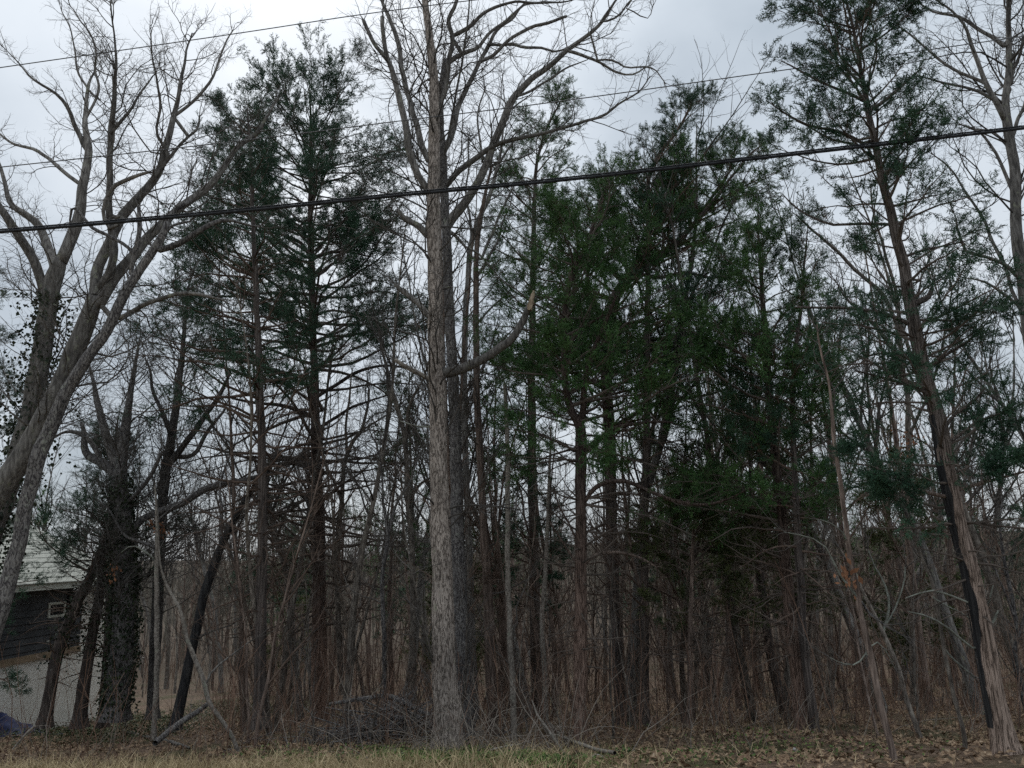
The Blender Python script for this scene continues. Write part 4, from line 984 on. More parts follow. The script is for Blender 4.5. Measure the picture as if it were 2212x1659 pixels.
x_root, xP, xR = front_cedar('big cedar leaning hard, torn reddish bark below and an open feathery crown', X_T,
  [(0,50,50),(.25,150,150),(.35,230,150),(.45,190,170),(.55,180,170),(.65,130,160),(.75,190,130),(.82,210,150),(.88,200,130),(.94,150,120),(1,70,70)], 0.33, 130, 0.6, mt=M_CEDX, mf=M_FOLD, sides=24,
  limbs=[([(1881,237,9),(1900,225,9),(1924,207,8),(1950,185,7),(1971,167,5),(1990,150,3)],{'green':0.5}),
         ([(1864,217,8),(1840,206,7),(1809,195,6),(1759,170,5),(1709,142,4),(1685,130,2)],{'green':1.2}),
         ([(1864,310,8),(1840,295,8),(1809,282,7),(1746,270,6),(1696,245,4),(1655,215,2)],{'green':1.2}),
         ([(1921,485,8),(1890,482,8),(1859,482,7),(1796,484,6),(1764,472,5),(1709,440,4),(1690,420,2)],{'green':0.1}),
         ([(1959,697,11),(1940,688,10),(1909,677,10),(1871,672,9),(1821,665,7),(1770,665,6),(1721,662,4)],{'green':0.5}),
         ([(1979,655,15),(1992,650,14),(2004,645,13),(2010,632,12),(2011,620,9)],{'green':0,'label':'short blunt upturned stub'}),
         ([(2015,870,10),(1990,840,9),(1960,830,8),(1900,815,6),(1850,800,4)],{'green':0.3}),
         ([(2035,960,9),(2070,945,8),(2110,915,7),(2170,890,5),(2212,870,3)],{'green':1.4}),
         ([(2030,940,9),(2065,895,8),(2100,870,7),(2130,840,4)],{'green':0.8}),
         ([(2055,1075,10),(2020,1068,9),(1990,1060,8),(1950,1040,7),(1890,1010,5),(1830,1000,3)],{'green':2.4}),
         ([(2060,1060,9),(2100,1050,8),(2150,1035,7),(2212,1020,5),(2250,1010,3)],{'green':2.4}),
         ([(2000,800,8),(2040,770,7),(2090,740,6),(2130,700,4)],{'green':0.8}),
         ([(1945,560,7),(1985,540,6),(2040,530,5),(2090,520,3)],{'green':1.2}),
         ([(1842,60,5),(1800,50,4),(1760,30,3),(1735,25,2)],{'green':1.2}),
         ([(1852,110,6),(1890,90,5),(1930,60,4),(1960,30,3)],{'green':1.3}),
         ([(2122,1318,7),(2135,1300,6),(2142,1278,5),(2150,1262,2)],{'green':0,'m':M_LICH,'drift':-0.2}),
         ([(2128,1368,8),(2140,1352,8),(2150,1335,7),(2157,1318,4)],{'green':0,'m':M_LICH,'drift':-0.2}),
         ([(2100,1400,6),(2070,1375,6),(2040,1350,5),(2000,1330,4),(1960,1320,2)],{'green':0,'m':M_LICH,'drift':-0.3}),
         ([(2100,1305,5),(2060,1290,5),(2010,1275,4),(1960,1290,2)],{'green':0,'m':M_LICH,'drift':-0.3})])
# strip of wet black bark down one flank of it
k0, k1 = int(len(xP) * 0.03), int(len(xP) * 0.40)
side = norm(np.cross(xP[k1] - xP[k0], [0, 1, 0])); side = side if side[0] < 0 else -side
th = np.linspace(-1.25, 1.1, 9); rows = []
front = np.array([0, -1, 0.0])
for k in range(k0, k1):
    f = (k - k0) / (k1 - k0); ww = (0.45 + 0.55 * min(1, f * 3)) * (0.8 + 0.2 * math.sin(k * 0.7) + 0.1 * math.sin(k * 2.3))
    rows.append([xP[k] + xR[k] * 1.10 * (math.cos(a * ww) * side + math.sin(a * ww) * front) for a in th])
rows = np.array(rows); nr_, nc_ = rows.shape[:2]
ii = (np.arange(nr_ - 1)[:, None] * nc_ + np.arange(nc_ - 1)[None]).reshape(-1)
link('wet_bark_strip', make_mesh('wet_bark_strip', rows.reshape(-1, 3) - np.array(x_root.location), [np.stack([ii, ii + 1, ii + nc_ + 1, ii + nc_], -1)], M_BLACK, True), x_root)
# cedars beside the house
for lab, tr, yy in (('leaning ivy-hung cedar trunk directly in front of the white house wall', [(98,1546,27),(110,1480,26),(122,1420,26),(150,1339,24),(172,1290,22),(192,1255,20),(215,1200,17),(235,1140,13),(250,1080,9),(262,1010,5)], 19.5),
                    ('straighter brown cedar trunk in front of the white house corner', [(172,1548,28),(184,1470,26),(195,1404,25),(207,1330,23),(216,1279,22),(228,1200,20),(236,1120,16),(243,1040,12),(250,960,7),(255,900,3)], 20.0),
                    ('dark cedar trunk with ivy along its edge, nearest the house corner', [(222,1548,22),(228,1470,21),(233,1400,20),(238,1300,19),(243,1200,17),(247,1100,13),(250,1000,9),(252,920,4)], 21.0)):
    r_, p_, q_ = front_cedar(lab, tr, [(0,30,30),(.3,90,90),(.5,130,110),(.65,110,100),(.8,80,80),(1,30,30)], 0.58, 42, 0.6, y=yy, mt=M_CEDD, mf=M_FOLD)
    ivy(r_, p_, q_, 450, 0.28, 0.2, 0.6, hang=0.15)
front_cedar('dark drooping cedar screening the house wall at the picture edge',
  [(-60,1560,30),(-55,1400,28),(-45,1200,25),(-35,1000,20),(-30,850,15),(-25,700,10),(-20,600,4)],
  [(0,40,40),(.15,60,110),(.3,60,90),(.6,60,70),(.8,50,50),(1,20,20)], 0.2, 50, 0.8, y=17, mt=M_CEDD, mf=M_FOLD, lo_t=0.08, el=(-14, 40))

# ================================================================== OVERHEAD CABLES
M_CABLE = plain('black_cable_sheath', (0.012, 0.013, 0.015), (0.03, 0.032, 0.036), 20.0, 0.5)
M_WIRE = plain('grey_wire', (0.07, 0.075, 0.085), (0.12, 0.125, 0.135), 5.0, 0.5)
def cable(label, pts, w, y, dy, m, lash=False):
    W = []
    for k, (px, py) in enumerate(pts):
        p, t = at(px, py, y + dy * k / (len(pts) - 1)); W.append(p)
    W = np.array(W); r = 0.5 * w / FPX * 0.5 * (np.linalg.norm(W[0] - CAMP) + np.linalg.norm(W[-1] - CAMP)) * 0.9
    n = 160
    P, R = spline(W, np.full(len(W), r), n)
    b = Bag()
    root = thing('power_cable' if lash else 'overhead_wire', label, 'cable' if lash else 'wire', tuple(P[n // 2]))
    if lash:
        b.tubes(P[None] + np.array([0, 0, -r * 0.5]), R[None] * 0.75, 8); b.obj('conductor', m, root, P[n // 2])
        b = Bag(); b.tubes(P[None] + np.array([0, 0, r * 0.75]), R[None] * 0.42, 6); b.obj('messenger_wire', m, root, P[n // 2])
        b = Bag(); tt = np.linspace(0, 1, 1600); Q = np.stack([np.interp(tt, np.linspace(0, 1, n), P[:, j]) for j in range(3)], 1)
        a = tt * 2 * PI * 90; Q = Q + np.stack([0 * a, np.cos(a) * r * 0.85, np.sin(a) * r * 1.15], 1)
        b.tubes(Q[None], np.full((1, 1600), r * 0.12), 3); b.obj('lashing_wire', m, root, P[n // 2])
    else:
        b.tubes(P[None], R[None], 5); b.obj('strand', m, root, P[n // 2])
cable('thick black lashed cable crossing the whole picture at mid height of the crowns', [(-420,529), (0,499), (553,451), (928,414), (1106,398), (1659,338), (2212,275), (2600,229)], 7.2, 8.2, 0.4, M_CABLE, True)
cable('thin grey wire crossing the sky high over the spreading oak', [(-420,207), (0,146), (553,66), (783,31), (903,15), (1150,-15), (1500,-60)], 1.9, 9.0, 0.3, M_WIRE)
cable('thin grey wire passing in front of the central oak up to the bare tree top', [(-420,405), (0,361), (553,300), (865,261), (1106,232), (1659,156), (2059,100), (2212,78), (2600,20)], 1.9, 9.0, 0.4, M_WIRE)

# ================================================================== THE WOOD BEHIND
def copy_tree(o, loc, rz, sc, label=None, tilt=(0, 0)):
    c = o.copy(); C.objects.link(c); c.location = loc; c.rotation_euler = (tilt[0], tilt[1], rz); c.scale = (sc[0], sc[0], sc[1])
    if label: c['label'] = label
    for ch in o.children:
        d = ch.copy(); C.objects.link(d); d.parent = c
    return c
def bare_template(name, label, cat, group, h, r, mt, mtw, nl, lf, t0=0.35, ang=0.6, wig=0.05, dens=1.0, up=0.07, nseg=14, fork=0):
    root = thing(name, label, cat, (0, 0, 0), group)
    d = np.array([rng.normal() * 0.05, rng.normal() * 0.05, 1.0]); P = [np.array([0, 0, -0.3])]
    for k in range(nseg):
        d = norm(d + rng.normal(size=3) * wig + np.array([0, 0, 0.03])); P.append(P[-1] + d * h / nseg)
    P = np.array(P); R = r * (1 - 0.9 * np.linspace(0, 1, nseg + 1) ** 0.9)
    P, R = spline(P, R, nseg * 3)
    V, F = trunk_tube(P, R, 9, 0.05, 0.35)
    link('trunk', make_mesh('trunk', V, F, mt, True), root)
    b = Bag()
    q, rr = P[None], R[None]
    A, AR, _ = kids(q, rr, nl, t0, 0.98, lf, ang, 9, 0.12, up, 0.0095, 0.4, 5.0)
    b.tubes(A, AR, 5)
    B, BR, _ = kids(A, AR, np.clip((plen(A) * 4.2 * dens).astype(int), 2, 12), 0.15, 1.0, 0.42, 0.7, 6, 0.16, up, 0.008, 0.25, 2.2)
    b.tubes(B, BR, 3)
    D, DR, _ = kids(B, BR, np.clip((plen(B) * 4.5 * dens).astype(int), 1, 6), 0.15, 1.0, 0.5, 0.75, 4, 0.2, up, 0.007, 0.15, 0.9)
    b.tubes(D, DR, 3)
    b.obj('crown', mtw, root, kind='stuff')
    return root
def cedar_template(label, group, h, r, hg, dens, mf, nprim=60, w=1.5):
    root = thing('cedar_tree', label, 'tree', (0, 0, 0), group)
    P = np.stack([np.cumsum(rng.normal(size=16) * 0.06), np.cumsum(rng.normal(size=16) * 0.06), np.linspace(-0.3, h, 16)], 1)
    P, R = spline(P, r * (1 - 0.95 * np.linspace(0, 1, 16)), 40)
    V, F = trunk_tube(P, R, 9, 0.07, 0.4); link('trunk', make_mesh('trunk', V, F, M_BROWN, True), root)
    env = lambda t: (np.interp(t, [0, .2, .45, .7, 1], [.4, .9, 1.2, .9, .2]) * w,) * 2
    wd, dd, fo = cedar_parts(P, R, env, hg, nprim, dens, sec=(7, 10), ter=3.5, per=9, blade=(0.07, 0.14, 0.02, 0.03))
    wd.F += [f + wd.n for f in dd.F]; wd.V += dd.V
    wd.obj('branches', M_TWIGB, root, kind='stuff'); fo.obj('foliage', mf, root, kind='stuff')
    return root
def spots(n, y0, y1, pw=1.0, keep=None, xs=0.72, dmin=0.0):
    out = []; tries = 0
    while len(out) < n and tries < n * 60:
        tries += 1
        y = y0 + (y1 - y0) * rng.random() ** pw
        x = rng.uniform(-1, 1) * (xs * y + 2)
        if x / y < -0.34 and 11 < y < 40: continue          # the clearing with the house
        if keep and not keep(x, y): continue
        if dmin and any((x - a) ** 2 + (y - b_) ** 2 < dmin ** 2 for a, b_ in out): continue
        out.append((x, y))
    return out
GW = 'bare trees standing in the wood behind'
bt = [bare_template('bare_tree', 'bare tree standing in the wood behind', 'tree', GW, h, r, m, tw, nl, lf, t0, ang, wg, dn)
      for (h, r, m, tw, nl, lf, t0, ang, wg, dn) in (
        (13.5, 0.11, M_GREY, M_TWIG, 18, 0.30, 0.35, 0.6, 0.04, 0.8), (12.0, 0.08, M_BROWN, M_TWIG, 16, 0.28, 0.3, 0.55, 0.06, 0.8), (11, 0.065, M_GREY, M_TWIGB, 16, 0.26, 0.25, 0.6, 0.07, 0.9),
        (14.5, 0.14, M_OAKG, M_TWIG, 20, 0.33, 0.4, 0.6, 0.05, 0.75), (9.5, 0.055, M_BROWN, M_TWIGB, 16, 0.28, 0.2, 0.65, 0.08, 0.9), (8, 0.05, M_GREY, M_TWIGB, 15, 0.32, 0.15, 0.6, 0.09, 1.0),
        (12.5, 0.1, M_BROWN, M_TWIGB, 22, 0.2, 0.2, 0.85, 0.03, 0.9))]
looks = ['tall slim grey bare tree', 'tall thin brown bare tree with upswept boughs', 'wavering thin grey bare tree',
         'stout grey bare tree with wide crown', 'low brown bare tree branching near its foot', 'short crooked grey bare tree with a bushy crown', 'straight brown bare tree with short boughs']
where = lambda x, y: ('near the front' if y < 22 else 'midway in' if y < 36 else 'deep in the wood') + (' towards the house' if x < -0.2 * y else ' beyond the leaning cedar' if x > 0.25 * y else ' behind the middle oaks')
sp = spots(115, 16.5, 34, 0.9, dmin=0.75) + spots(150, 34, 75, 0.8)
for k, (x, y) in enumerate(sp):
    sc = rng.uniform(0.78, 1.1) if y < 40 else rng.uniform(0.9, 1.25)
    loc = (x, y, float(ground(x, y))); rz = rng.uniform(0, 6.28); tl = tuple(rng.normal(size=2) * 0.045)
    if k < len(bt):
        o = bt[k]; o.location = loc; o.rotation_euler = (tl[0], tl[1], rz); o.scale = (sc, sc, sc); o['label'] = looks[k] + ' ' + where(x, y)
    else:
        copy_tree(bt[k % len(bt)], loc, rz, (sc, sc * rng.uniform(0.9, 1.1)), looks[k % len(bt)] + ' ' + where(x, y), tl)
GC = 'cedars standing in the wood behind'
clooks = ['tall green cedar with a full crown', 'dark narrow cedar', 'small olive green cedar', 'thin cedar with bare lower boughs']
ct = [cedar_template('one of the slim dark cedars standing in the wood behind', GC, h, r, hg, dn, mf, 60, w) for (h, r, hg, dn, mf, w) in (
        (10.5, 0.1, 0.45, 0.9, M_FOL, 1.3), (8.5, 0.085, 0.4, 1.0, M_FOLD, 1.2), (6.5, 0.06, 0.3, 1.0, M_FOLO, 1.2), (9.5, 0.11, 0.55, 0.7, M_FOL, 1.5))]
for k, (x, y) in enumerate(spots(34, 19, 55, 0.8, lambda x, y: x > -0.2 * y, dmin=1.5) + spots(10, 30, 60, 1.0, lambda x, y: x < -0.25 * y, dmin=2)):
    sc = rng.uniform(0.8, 1.15); loc = (x, y, float(ground(x, y))); rz = rng.uniform(0, 6.28); tl = tuple(rng.normal(size=2) * 0.03)
    if k < len(ct): o = ct[k]; o['label'] = clooks[k] + ' ' + where(x, y); o.location = loc; o.rotation_euler = (tl[0], tl[1], rz); o.scale = (sc, sc, sc)
    else: copy_tree(ct[k % len(ct)], loc, rz, (sc, sc), clooks[k % len(ct)] + ' ' + where(x, y), tl)
GS = 'saplings standing among the trunks'
st = [bare_template('sapling', 'one of the many twiggy saplings standing among the trunks', 'sapling', GS, h, r, m, tw, nl, lf, 0.15, 0.65, wg, dn, 0.05, 9)
      for (h, r, m, tw, nl, lf, wg, dn) in ((4.5, 0.022, M_GREY, M_TWIGB, 12, 0.3, 0.1, 1.0), (3.6, 0.017, M_BROWN, M_TWIGB, 11, 0.32, 0.12, 1.1), (5.5, 0.028, M_GREY, M_TWIG, 14, 0.26, 0.1, 1.0),
                                          (2.8, 0.014, M_BROWN, M_TWIGB, 11, 0.4, 0.14, 1.2), (6.2, 0.034, M_BROWN, M_TWIGB, 15, 0.24, 0.08, 1.0))]
slooks = ['slim grey sapling of middle height', 'twiggy brown sapling', 'tall slender grey sapling', 'small bushy brown sapling', 'tallest brown sapling, almost a tree,']
for k, (x, y) in enumerate(spots(70, 13.2, 22, 0.9, dmin=0.5) + spots(200, 21, 48, 0.8)):
    sc = rng.uniform(0.75, 1.2); loc = (x, y, float(ground(x, y))); rz = rng.uniform(0, 6.28); tl = tuple(rng.normal(size=2) * 0.08)
    if k < len(st): o = st[k]; o['label'] = slooks[k] + ' ' + where(x, y); o.location = loc; o.rotation_euler = (tl[0], tl[1], rz); o.scale = (sc, sc, sc)
    else: copy_tree(st[k % len(st)], loc, rz, (sc, sc), slooks[k % len(st)] + ' ' + where(x, y), tl)
# far wood covering the valley and the hill: one mass
def far_wood():
    n = 2600
    y = 62 + (520 - 62) * rng.random(n) ** 1.25; x = rng.uniform(-1, 1, n) * (0.74 * y + 6)
    h = rng.uniform(8, 13, n); lean = rng.normal(size=(n, 2)) * 0.5
    base = np.stack([x, y, ground(x, y) - 0.3], 1)
    tt = np.linspace(0, 1, 5)
    P = base[:, None] + np.stack([lean[:, :1] * tt, lean[:, 1:] * tt, h[:, None] * tt], -1) + rng.normal(size=(n, 5, 3)) * np.array([0.12, 0.12, 0])
    R = (0.06 + 0.00022 * y + rng.uniform(0, 0.06, n))[:, None] * (1 - 0.85 * tt)
    b = Bag(); b.tubes(P, R, 3)
    A, AR, _ = kids(P, R, 12, 0.22, 0.98, 0.36, 0.6, 4, 0.12, 0.08, 0.012, 0.6, 5)
    D, DR, _ = kids(A, AR, 4, 0.15, 1.0, 0.6, 0.7, 3, 0.15, 0.06, 0.01, 0.5, 2)
    for E, wd in ((A, 0.05), (D, 0.03)):
        d = E[:, -1] - E[:, 0]; s = norm(np.cross(d, rng.normal(size=d.shape))) * wd
        Vt = np.stack([E[:, 0] - s, E[:, 0] + s, E[:, -1]], 1).reshape(-1, 3)
        b.add(Vt, np.arange(len(Vt)).reshape(-1, 3))
    o = b.obj('far_wood', M_FARW, None, (0, 0, 0), kind='stuff')
    tag(o, 'far bare wood covering the valley and the hill beyond')
M_FARW = plain('far_wood_bark', (0.11, 0.1, 0.082), (0.21, 0.19, 0.155), 0.05)
far_wood()

# ================================================================== UNDERGROWTH AND FLOOR
def scatter(n, y0, y1, pw=1.0, xs=0.74):
    y = y0 + (y1 - y0) * rng.random(n) ** pw; x = rng.uniform(-1, 1, n) * (xs * y + 0.8)
    return x, y
def stems(name, label, n, y0, y1, h0, h1, r, m, pw=0.8, sel=None, lean=0.25, side=2, wig=0.12):
    x, y = scatter(n, y0, y1, pw)
    if sel is not None:
        k = sel(x, y); x, y = x[k], y[k]
    n = len(x); K = 5
    h = rng.uniform(h0, h1, n) * (0.6 + 0.8 * rng.random(n)); d = norm(np.stack([rng.normal(size=n) * lean, rng.normal(size=n) * lean, np.ones(n)], 1))
    Q = np.empty((n, K, 3)); Q[:, 0] = np.stack([x, y, ground(x, y) - 0.03], 1)
    for k in range(1, K):
        d = norm(d + rng.normal(size=(n, 3)) * wig); Q[:, k] = Q[:, k - 1] + d * (h / (K - 1))[:, None]
    R = (r * (0.6 + 0.8 * rng.random(n)) * np.sqrt(h))[:, None] * (1 - 0.7 * np.linspace(0, 1, K))
    b = Bag(); b.tubes(Q, R, 3)
    if side:
        A, AR, _ = kids(Q, R, side, 0.25, 1.0, 0.45, 0.7, 4, 0.2, 0.03, 0.006, 0.1, 1.0); b.tubes(A, AR, 3)
    tag(b.obj(name, m, None, (0, 0, 0), kind='stuff'), label)
M_BRUSH = plain('red_brown_brush', (0.1, 0.062, 0.045), (0.22, 0.14, 0.102), 1.2)
M_BRUSHD = plain('dead_grey_brush', (0.14, 0.12, 0.1), (0.28, 0.245, 0.21), 1.4)
nohouse = lambda x, y: ~((x / y < -0.38) & (y > 14.5))
stems('underbrush', 'thin red-brown brush stems all over the floor of the wood', 4600, 11.6, 34, 0.5, 2.0, 0.0052, M_BRUSH, 0.75, nohouse)
stems('underbrush', 'tall thin brush thickening the wood further in', 2600, 30, 80, 1.2, 3.6, 0.008, M_BRUSH, 0.8, lambda x, y: ~((x / y < -0.36) & (y < 42)), 0.15, 3)
stems('dead_brush', 'grey dead stems and briars among the red-brown brush', 1700, 11.0, 24, 0.3, 1.3, 0.0055, M_BRUSHD, 0.7, nohouse, 0.5, 2, 0.22)
def quads(name, label, pos, size, m, flat=0.25, asp=0.6, upn=1.0, curl=0.0):
    n = len(pos)
    nrm = norm(np.stack([rng.normal(size=n) * flat, rng.normal(size=n) * flat, np.full(n, upn)], 1))
    a = norm(np.cross(nrm, rng.normal(size=(n, 3)))); b_ = np.cross(nrm, a)
    l = size[:, None]
    V = np.stack([pos - a * l * .5, pos + b_ * l * asp * .5 + nrm * l * 0.12, pos + a * l * .5 + nrm * l * curl, pos - b_ * l * asp * .5 + nrm * l * 0.12], 1).reshape(-1, 3)
    b = Bag(); q = np.arange(n)[:, None] * 4 + np.arange(4)[None]
    b.add(V, np.concatenate([q[:, [0, 1, 2]], q[:, [0, 2, 3]]]))
    return tag(b.obj(name, m, None, (0, 0, 0), kind='stuff'), label)
def leaf_litter_mat(t, b):
    n = N(t, 'ShaderNodeTexNoise', i_Scale=23.0, i_Detail=2.0); L(t, coords(t, (1, 1, 1)), n.inputs['Vector'])
    r = ramp(t, n.outputs[0], [(0.3, (0.08, 0.05, 0.032)), (0.45, (0.19, 0.125, 0.08)), (0.6, (0.3, 0.215, 0.14)), (0.72, (0.42, 0.33, 0.235))]); L(t, r.outputs[0], b.inputs['Base Color'])
M_LEAF = mat('dead_leaf', leaf_litter_mat, 0.8, 0.15)
x, y = scatter(30000, 8.2, 27, 0.8); k_ = (y > 10.2) | (x > rng.normal(size=len(x)) * 0.6 + 0.5); x, y = x[k_], y[k_]
quads('leaf_litter', 'dead brown leaves carpeting the floor of the wood', np.stack([x, y, ground(x, y) + rng.uniform(0.005, 0.06, len(x))], 1), rng.uniform(0.05, 0.13, len(x)), M_LEAF, 0.45)
# low green creeping plants
M_GCOV = leafy('green_groundcover', (0.035, 0.06, 0.018), (0.08, 0.13, 0.035), (0.16, 0.22, 0.06), 3.0)
M_GCOVD = leafy('dark_groundcover', (0.02, 0.03, 0.012), (0.045, 0.062, 0.022), (0.09, 0.11, 0.04), 3.0)
def patch(n, pts, rad):
    c = np.array([at(px, py, base_y(px, py))[0][:2] for px, py in pts]); k = rng.integers(0, len(c), n)
    p = c[k] + rng.normal(size=(n, 2)) * rad; return p[:, 0], p[:, 1]
x, y = patch(9000, [(950, 1640), (1000, 1648), (1050, 1645), (1090, 1655), (900, 1650), (860, 1640), (1130, 1662), (1000, 1660), (930, 1655), (1180, 1665)], np.array([0.3, 0.28]))
quads('groundcover', 'bright green creeping plants at the foot of the central oak', np.stack([x, y, ground(x, y) + rng.uniform(0.0, 0.16, len(x))], 1), rng.uniform(0.03, 0.06, len(x)), M_GCOV, 0.7)
x, y = patch(16000, [(60, 1560), (150, 1560), (240, 1560), (330, 1560), (420, 1555), (520, 1540), (600, 1535), (30, 1590), (120, 1590), (220, 1590), (310, 1580), (650, 1530), (450, 1530), (300, 1600), (640, 1545)], np.array([0.9, 0.8]))
k = y > 10.3; x, y = x[k], y[k]
quads('groundcover', 'dull green ivy and weeds over the ground near the house', np.stack([x, y, ground(x, y) + rng.uniform(0.0, 0.22, len(x))], 1), rng.uniform(0.04, 0.085, len(x)), M_GCOVD, 0.7)
x, y = patch(1400, [(1430, 1580), (1600, 1600), (1700, 1620), (1850, 1630), (1330, 1640), (1560, 1650), (620, 1640), (720, 1650), (580, 1630)], np.array([0.5, 0.4]))
quads('groundcover', 'scattered yellow-green weeds among the dead leaves', np.stack([x, y, ground(x, y) + rng.uniform(0.0, 0.12, len(x))], 1), rng.uniform(0.03, 0.06, len(x)), M_GCOV, 0.7)
# grass of the verge
def grass(name, label, n, m, xr, yr, h0, h1, w, lean=0.5, dens=None):
    x = rng.uniform(*xr, n); y = yr[0] + (yr[1] - yr[0]) * rng.random(n)
    if dens is not None:
        k = rng.random(n) < dens(x, y); x, y = x[k], y[k]
    n = len(x); h = rng.uniform(h0, h1, n)[:, None]
    p0 = np.stack([x, y, ground(x, y) - 0.01], 1)
    d = norm(np.stack([rng.normal(size=n) * lean, rng.normal(size=n) * lean, np.ones(n)], 1)); d2 = norm(d + rng.normal(size=(n, 3)) * 0.4 + np.array([0, 0, -0.35]))
    s = norm(np.cross(d, rng.normal(size=(n, 3)))) * (rng.uniform(0.6, 1.2, n) * w)[:, None]
    p1 = p0 + d * h * 0.55; p2 = p1 + d2 * h * 0.45
    V = np.stack([p0 - s, p0 + s, p1 + s * .7, p1 - s * .7, p2], 1).reshape(-1, 3); q = np.arange(n)[:, None] * 5
    b = Bag(); b.add(V, np.concatenate([q + np.array([[0, 1, 2]]), q + np.array([[0, 2, 3]]), q + np.array([[3, 2, 4]])]))
    tag(b.obj(name, m, None, (0, 0, 0), kind='stuff'), label)
M_TAN = plain('dry_tan_grass', (0.27, 0.21, 0.12), (0.55, 0.45, 0.28), 3.0)
M_GRN = plain('green_grass_blades', (0.08, 0.105, 0.03), (0.18, 0.22, 0.07), 3.0)
cl = lambda x, y: 0.25 + 0.75 * (np.sin(x * 2.1 + 0.5) * np.sin(y * 3.3 + x) > -0.2)
edge = lambda x, y: cl(x, y) * np.clip((10.9 + 0.5 * np.sin(x * 1.1) + np.clip(-x * 0.08, 0, 0.6) - y) / 0.8, 0, 1) * np.clip(0.95 - (x + 0.3) / 1.6, 0.03, 1)
grass('dry_grass', 'long dry tan grass along the verge in front of the wood', 32000, M_TAN, (-9.5, 4), (7.4, 11.7), 0.1, 0.42, 0.0055, 0.55, edge)
grass('green_grass', 'green grass blades mixed into the dry verge', 12000, M_GRN, (-9.5, 6), (7.2, 12.2), 0.06, 0.24, 0.004, 0.5, lambda x, y: 0.6 * np.clip((11.6 - y) / 0.8, 0, 1) * np.clip(1 - (x - 0.6) / 1.2, 0, 1))
grass('weeds', 'sparse dry weeds between the trunks', 3000, M_TAN, (-12, 12), (10.5, 17), 0.1, 0.4, 0.004, 0.6, lambda x, y: 0.6 + 0 * x)

M_RUST = plain('withered_rust_leaf', (0.16, 0.075, 0.04), (0.3, 0.15, 0.085), 12.0)
def withered(root, spots_, y, n=26, r=0.16):
    b = Bag()
    for px, py in spots_:
        c = at(px, py, y + rng.normal() * 0.1)[0]
        pos = c + rng.normal(size=(n, 3)) * np.array([r * 0.6, r * 0.6, r]); d = norm(rng.normal(size=(n, 3)) * 0.5 + np.array([0, 0, -1])); sv = norm(np.cross(d, rng.normal(size=(n, 3)))); ln = rng.uniform(0.06, 0.12, n)[:, None]
        V = np.stack([pos, pos + d * ln * .5 + sv * ln * .25, pos + d * ln, pos + d * ln * .5 - sv * ln * .25], 1).reshape(-1, 3)
        b.add(V, np.arange(n)[:, None] * 4 + np.arange(4)[None])
    b.obj('withered_leaves', M_RUST, root, np.array(root.location), kind='stuff')
for o in list(C.objects):
    lb = o.get('label', '') if o.parent is None else ''
    if lb.startswith('straight slim sapling'): withered(o, [(328, 1128), (347, 1150), (243, 1232), (350, 1140)], o.location.y, 20, 0.1)
    if lb.startswith('bare grey tree behind the leaning'): withered(o, [(1955, 960), (1975, 945), (1940, 980), (1965, 985)], 19, 30, 0.2)
    if lb.startswith('slim reddish sapling'): withered(o, [(1822, 1215), (1835, 1250)], o.location.y, 14, 0.09)

# ---- fallen wood, stones
def fallen(label, pts, y=None, m=M_PALE, extra=(), drift=0.0, name='fallen_branch', cat='branch', ys=None, sides=10):
    W = []; R = []
    for k, (px, py, w) in enumerate(pts):
        yy = (ys[k] if ys and ys[k] else None) or y or base_y(px, py)
        p, t = at(px, py, yy); p[2] = max(p[2], float(ground(p[0], p[1])) + 0.4 * w / FPX * t + (0.14 if 'long' in label else 0)); W.append(p); R.append(0.5 * w / FPX * t)
    P, R = spline(W, R, max(10, len(pts) * 7))
    root = thing(name, label, cat, tuple(P[0]))
    V, F = trunk_tube(P, R, sides, 0.06, cell=0.2); link('stem', make_mesh('stem', V - P[0], F, m, True), root)
    b = Bag()
    A, AR, _ = kids(resample(P, 16)[None], resr(R, 16)[None], extra[0] if extra else 5, 0.15, 1.0, 0.3, 0.7, 6, 0.16, 0.02, 0.01, 0.2, 1.1); b.tubes(A, AR, 4)
    B_, BR_, _ = kids(A, AR, 3, 0.2, 1.0, 0.45, 0.7, 4, 0.2, 0.02, 0.008, 0.1, 0.5); b.tubes(B_, BR_, 3)
    b.obj('twigs', m, root, P[0], kind='stuff')
    return root
fallen('long pale fallen branch reaching from the verge up between the trunks', [(1330,1660,8),(1290,1650,8),(1265,1640,8),(1237,1624,8),(1217,1612,7),(1202,1599,7),(1190,1585,6),(1182,1574,6),(1170,1556,5),(1157,1539,4),(1150,1515,2)], ys=[None]*7 + [10.3,10.35,10.4,10.45], m=M_PALE, extra=(9,))
fallen('thin pale stick leaning on the ground beside the long fallen branch', [(1060,1620,4),(1090,1613,4),(1125,1608,5)], y=10.6)
fallen('dark mossy fallen log propped up behind the crooked sapling', [(335,1605,12),(365,1580,12),(395,1557,12),(430,1535,11),(452,1518,9)], ys=[12.6,13,13.4,13.8,14.2], m=M_OAKD, name='fallen_log', cat='log')
fallen('thin grey fallen log lying at the foot of the slim straight sapling', [(268,1582,7),(300,1592,8),(330,1598,8),(370,1606,7),(410,1618,5)], y=None, m=M_OAKG, name='fallen_log', cat='log')
fallen('pale bent stick rising from the verge grass near the tarpaulin', [(28,1618,4),(45,1598,4),(62,1580,5),(76,1568,5)], y=11.2)
lg = fallen('broken log with a pale torn end on top of the brush pile', [(712,1521,7),(760,1513,8),(800,1507,9),(838,1504,11),(865,1513,11),(895,1528,10),(925,1545,8)], ys=[17,16.8,16.6,16.4,16.2,16,15.8], m=M_OAKD, name='fallen_log', cat='log')
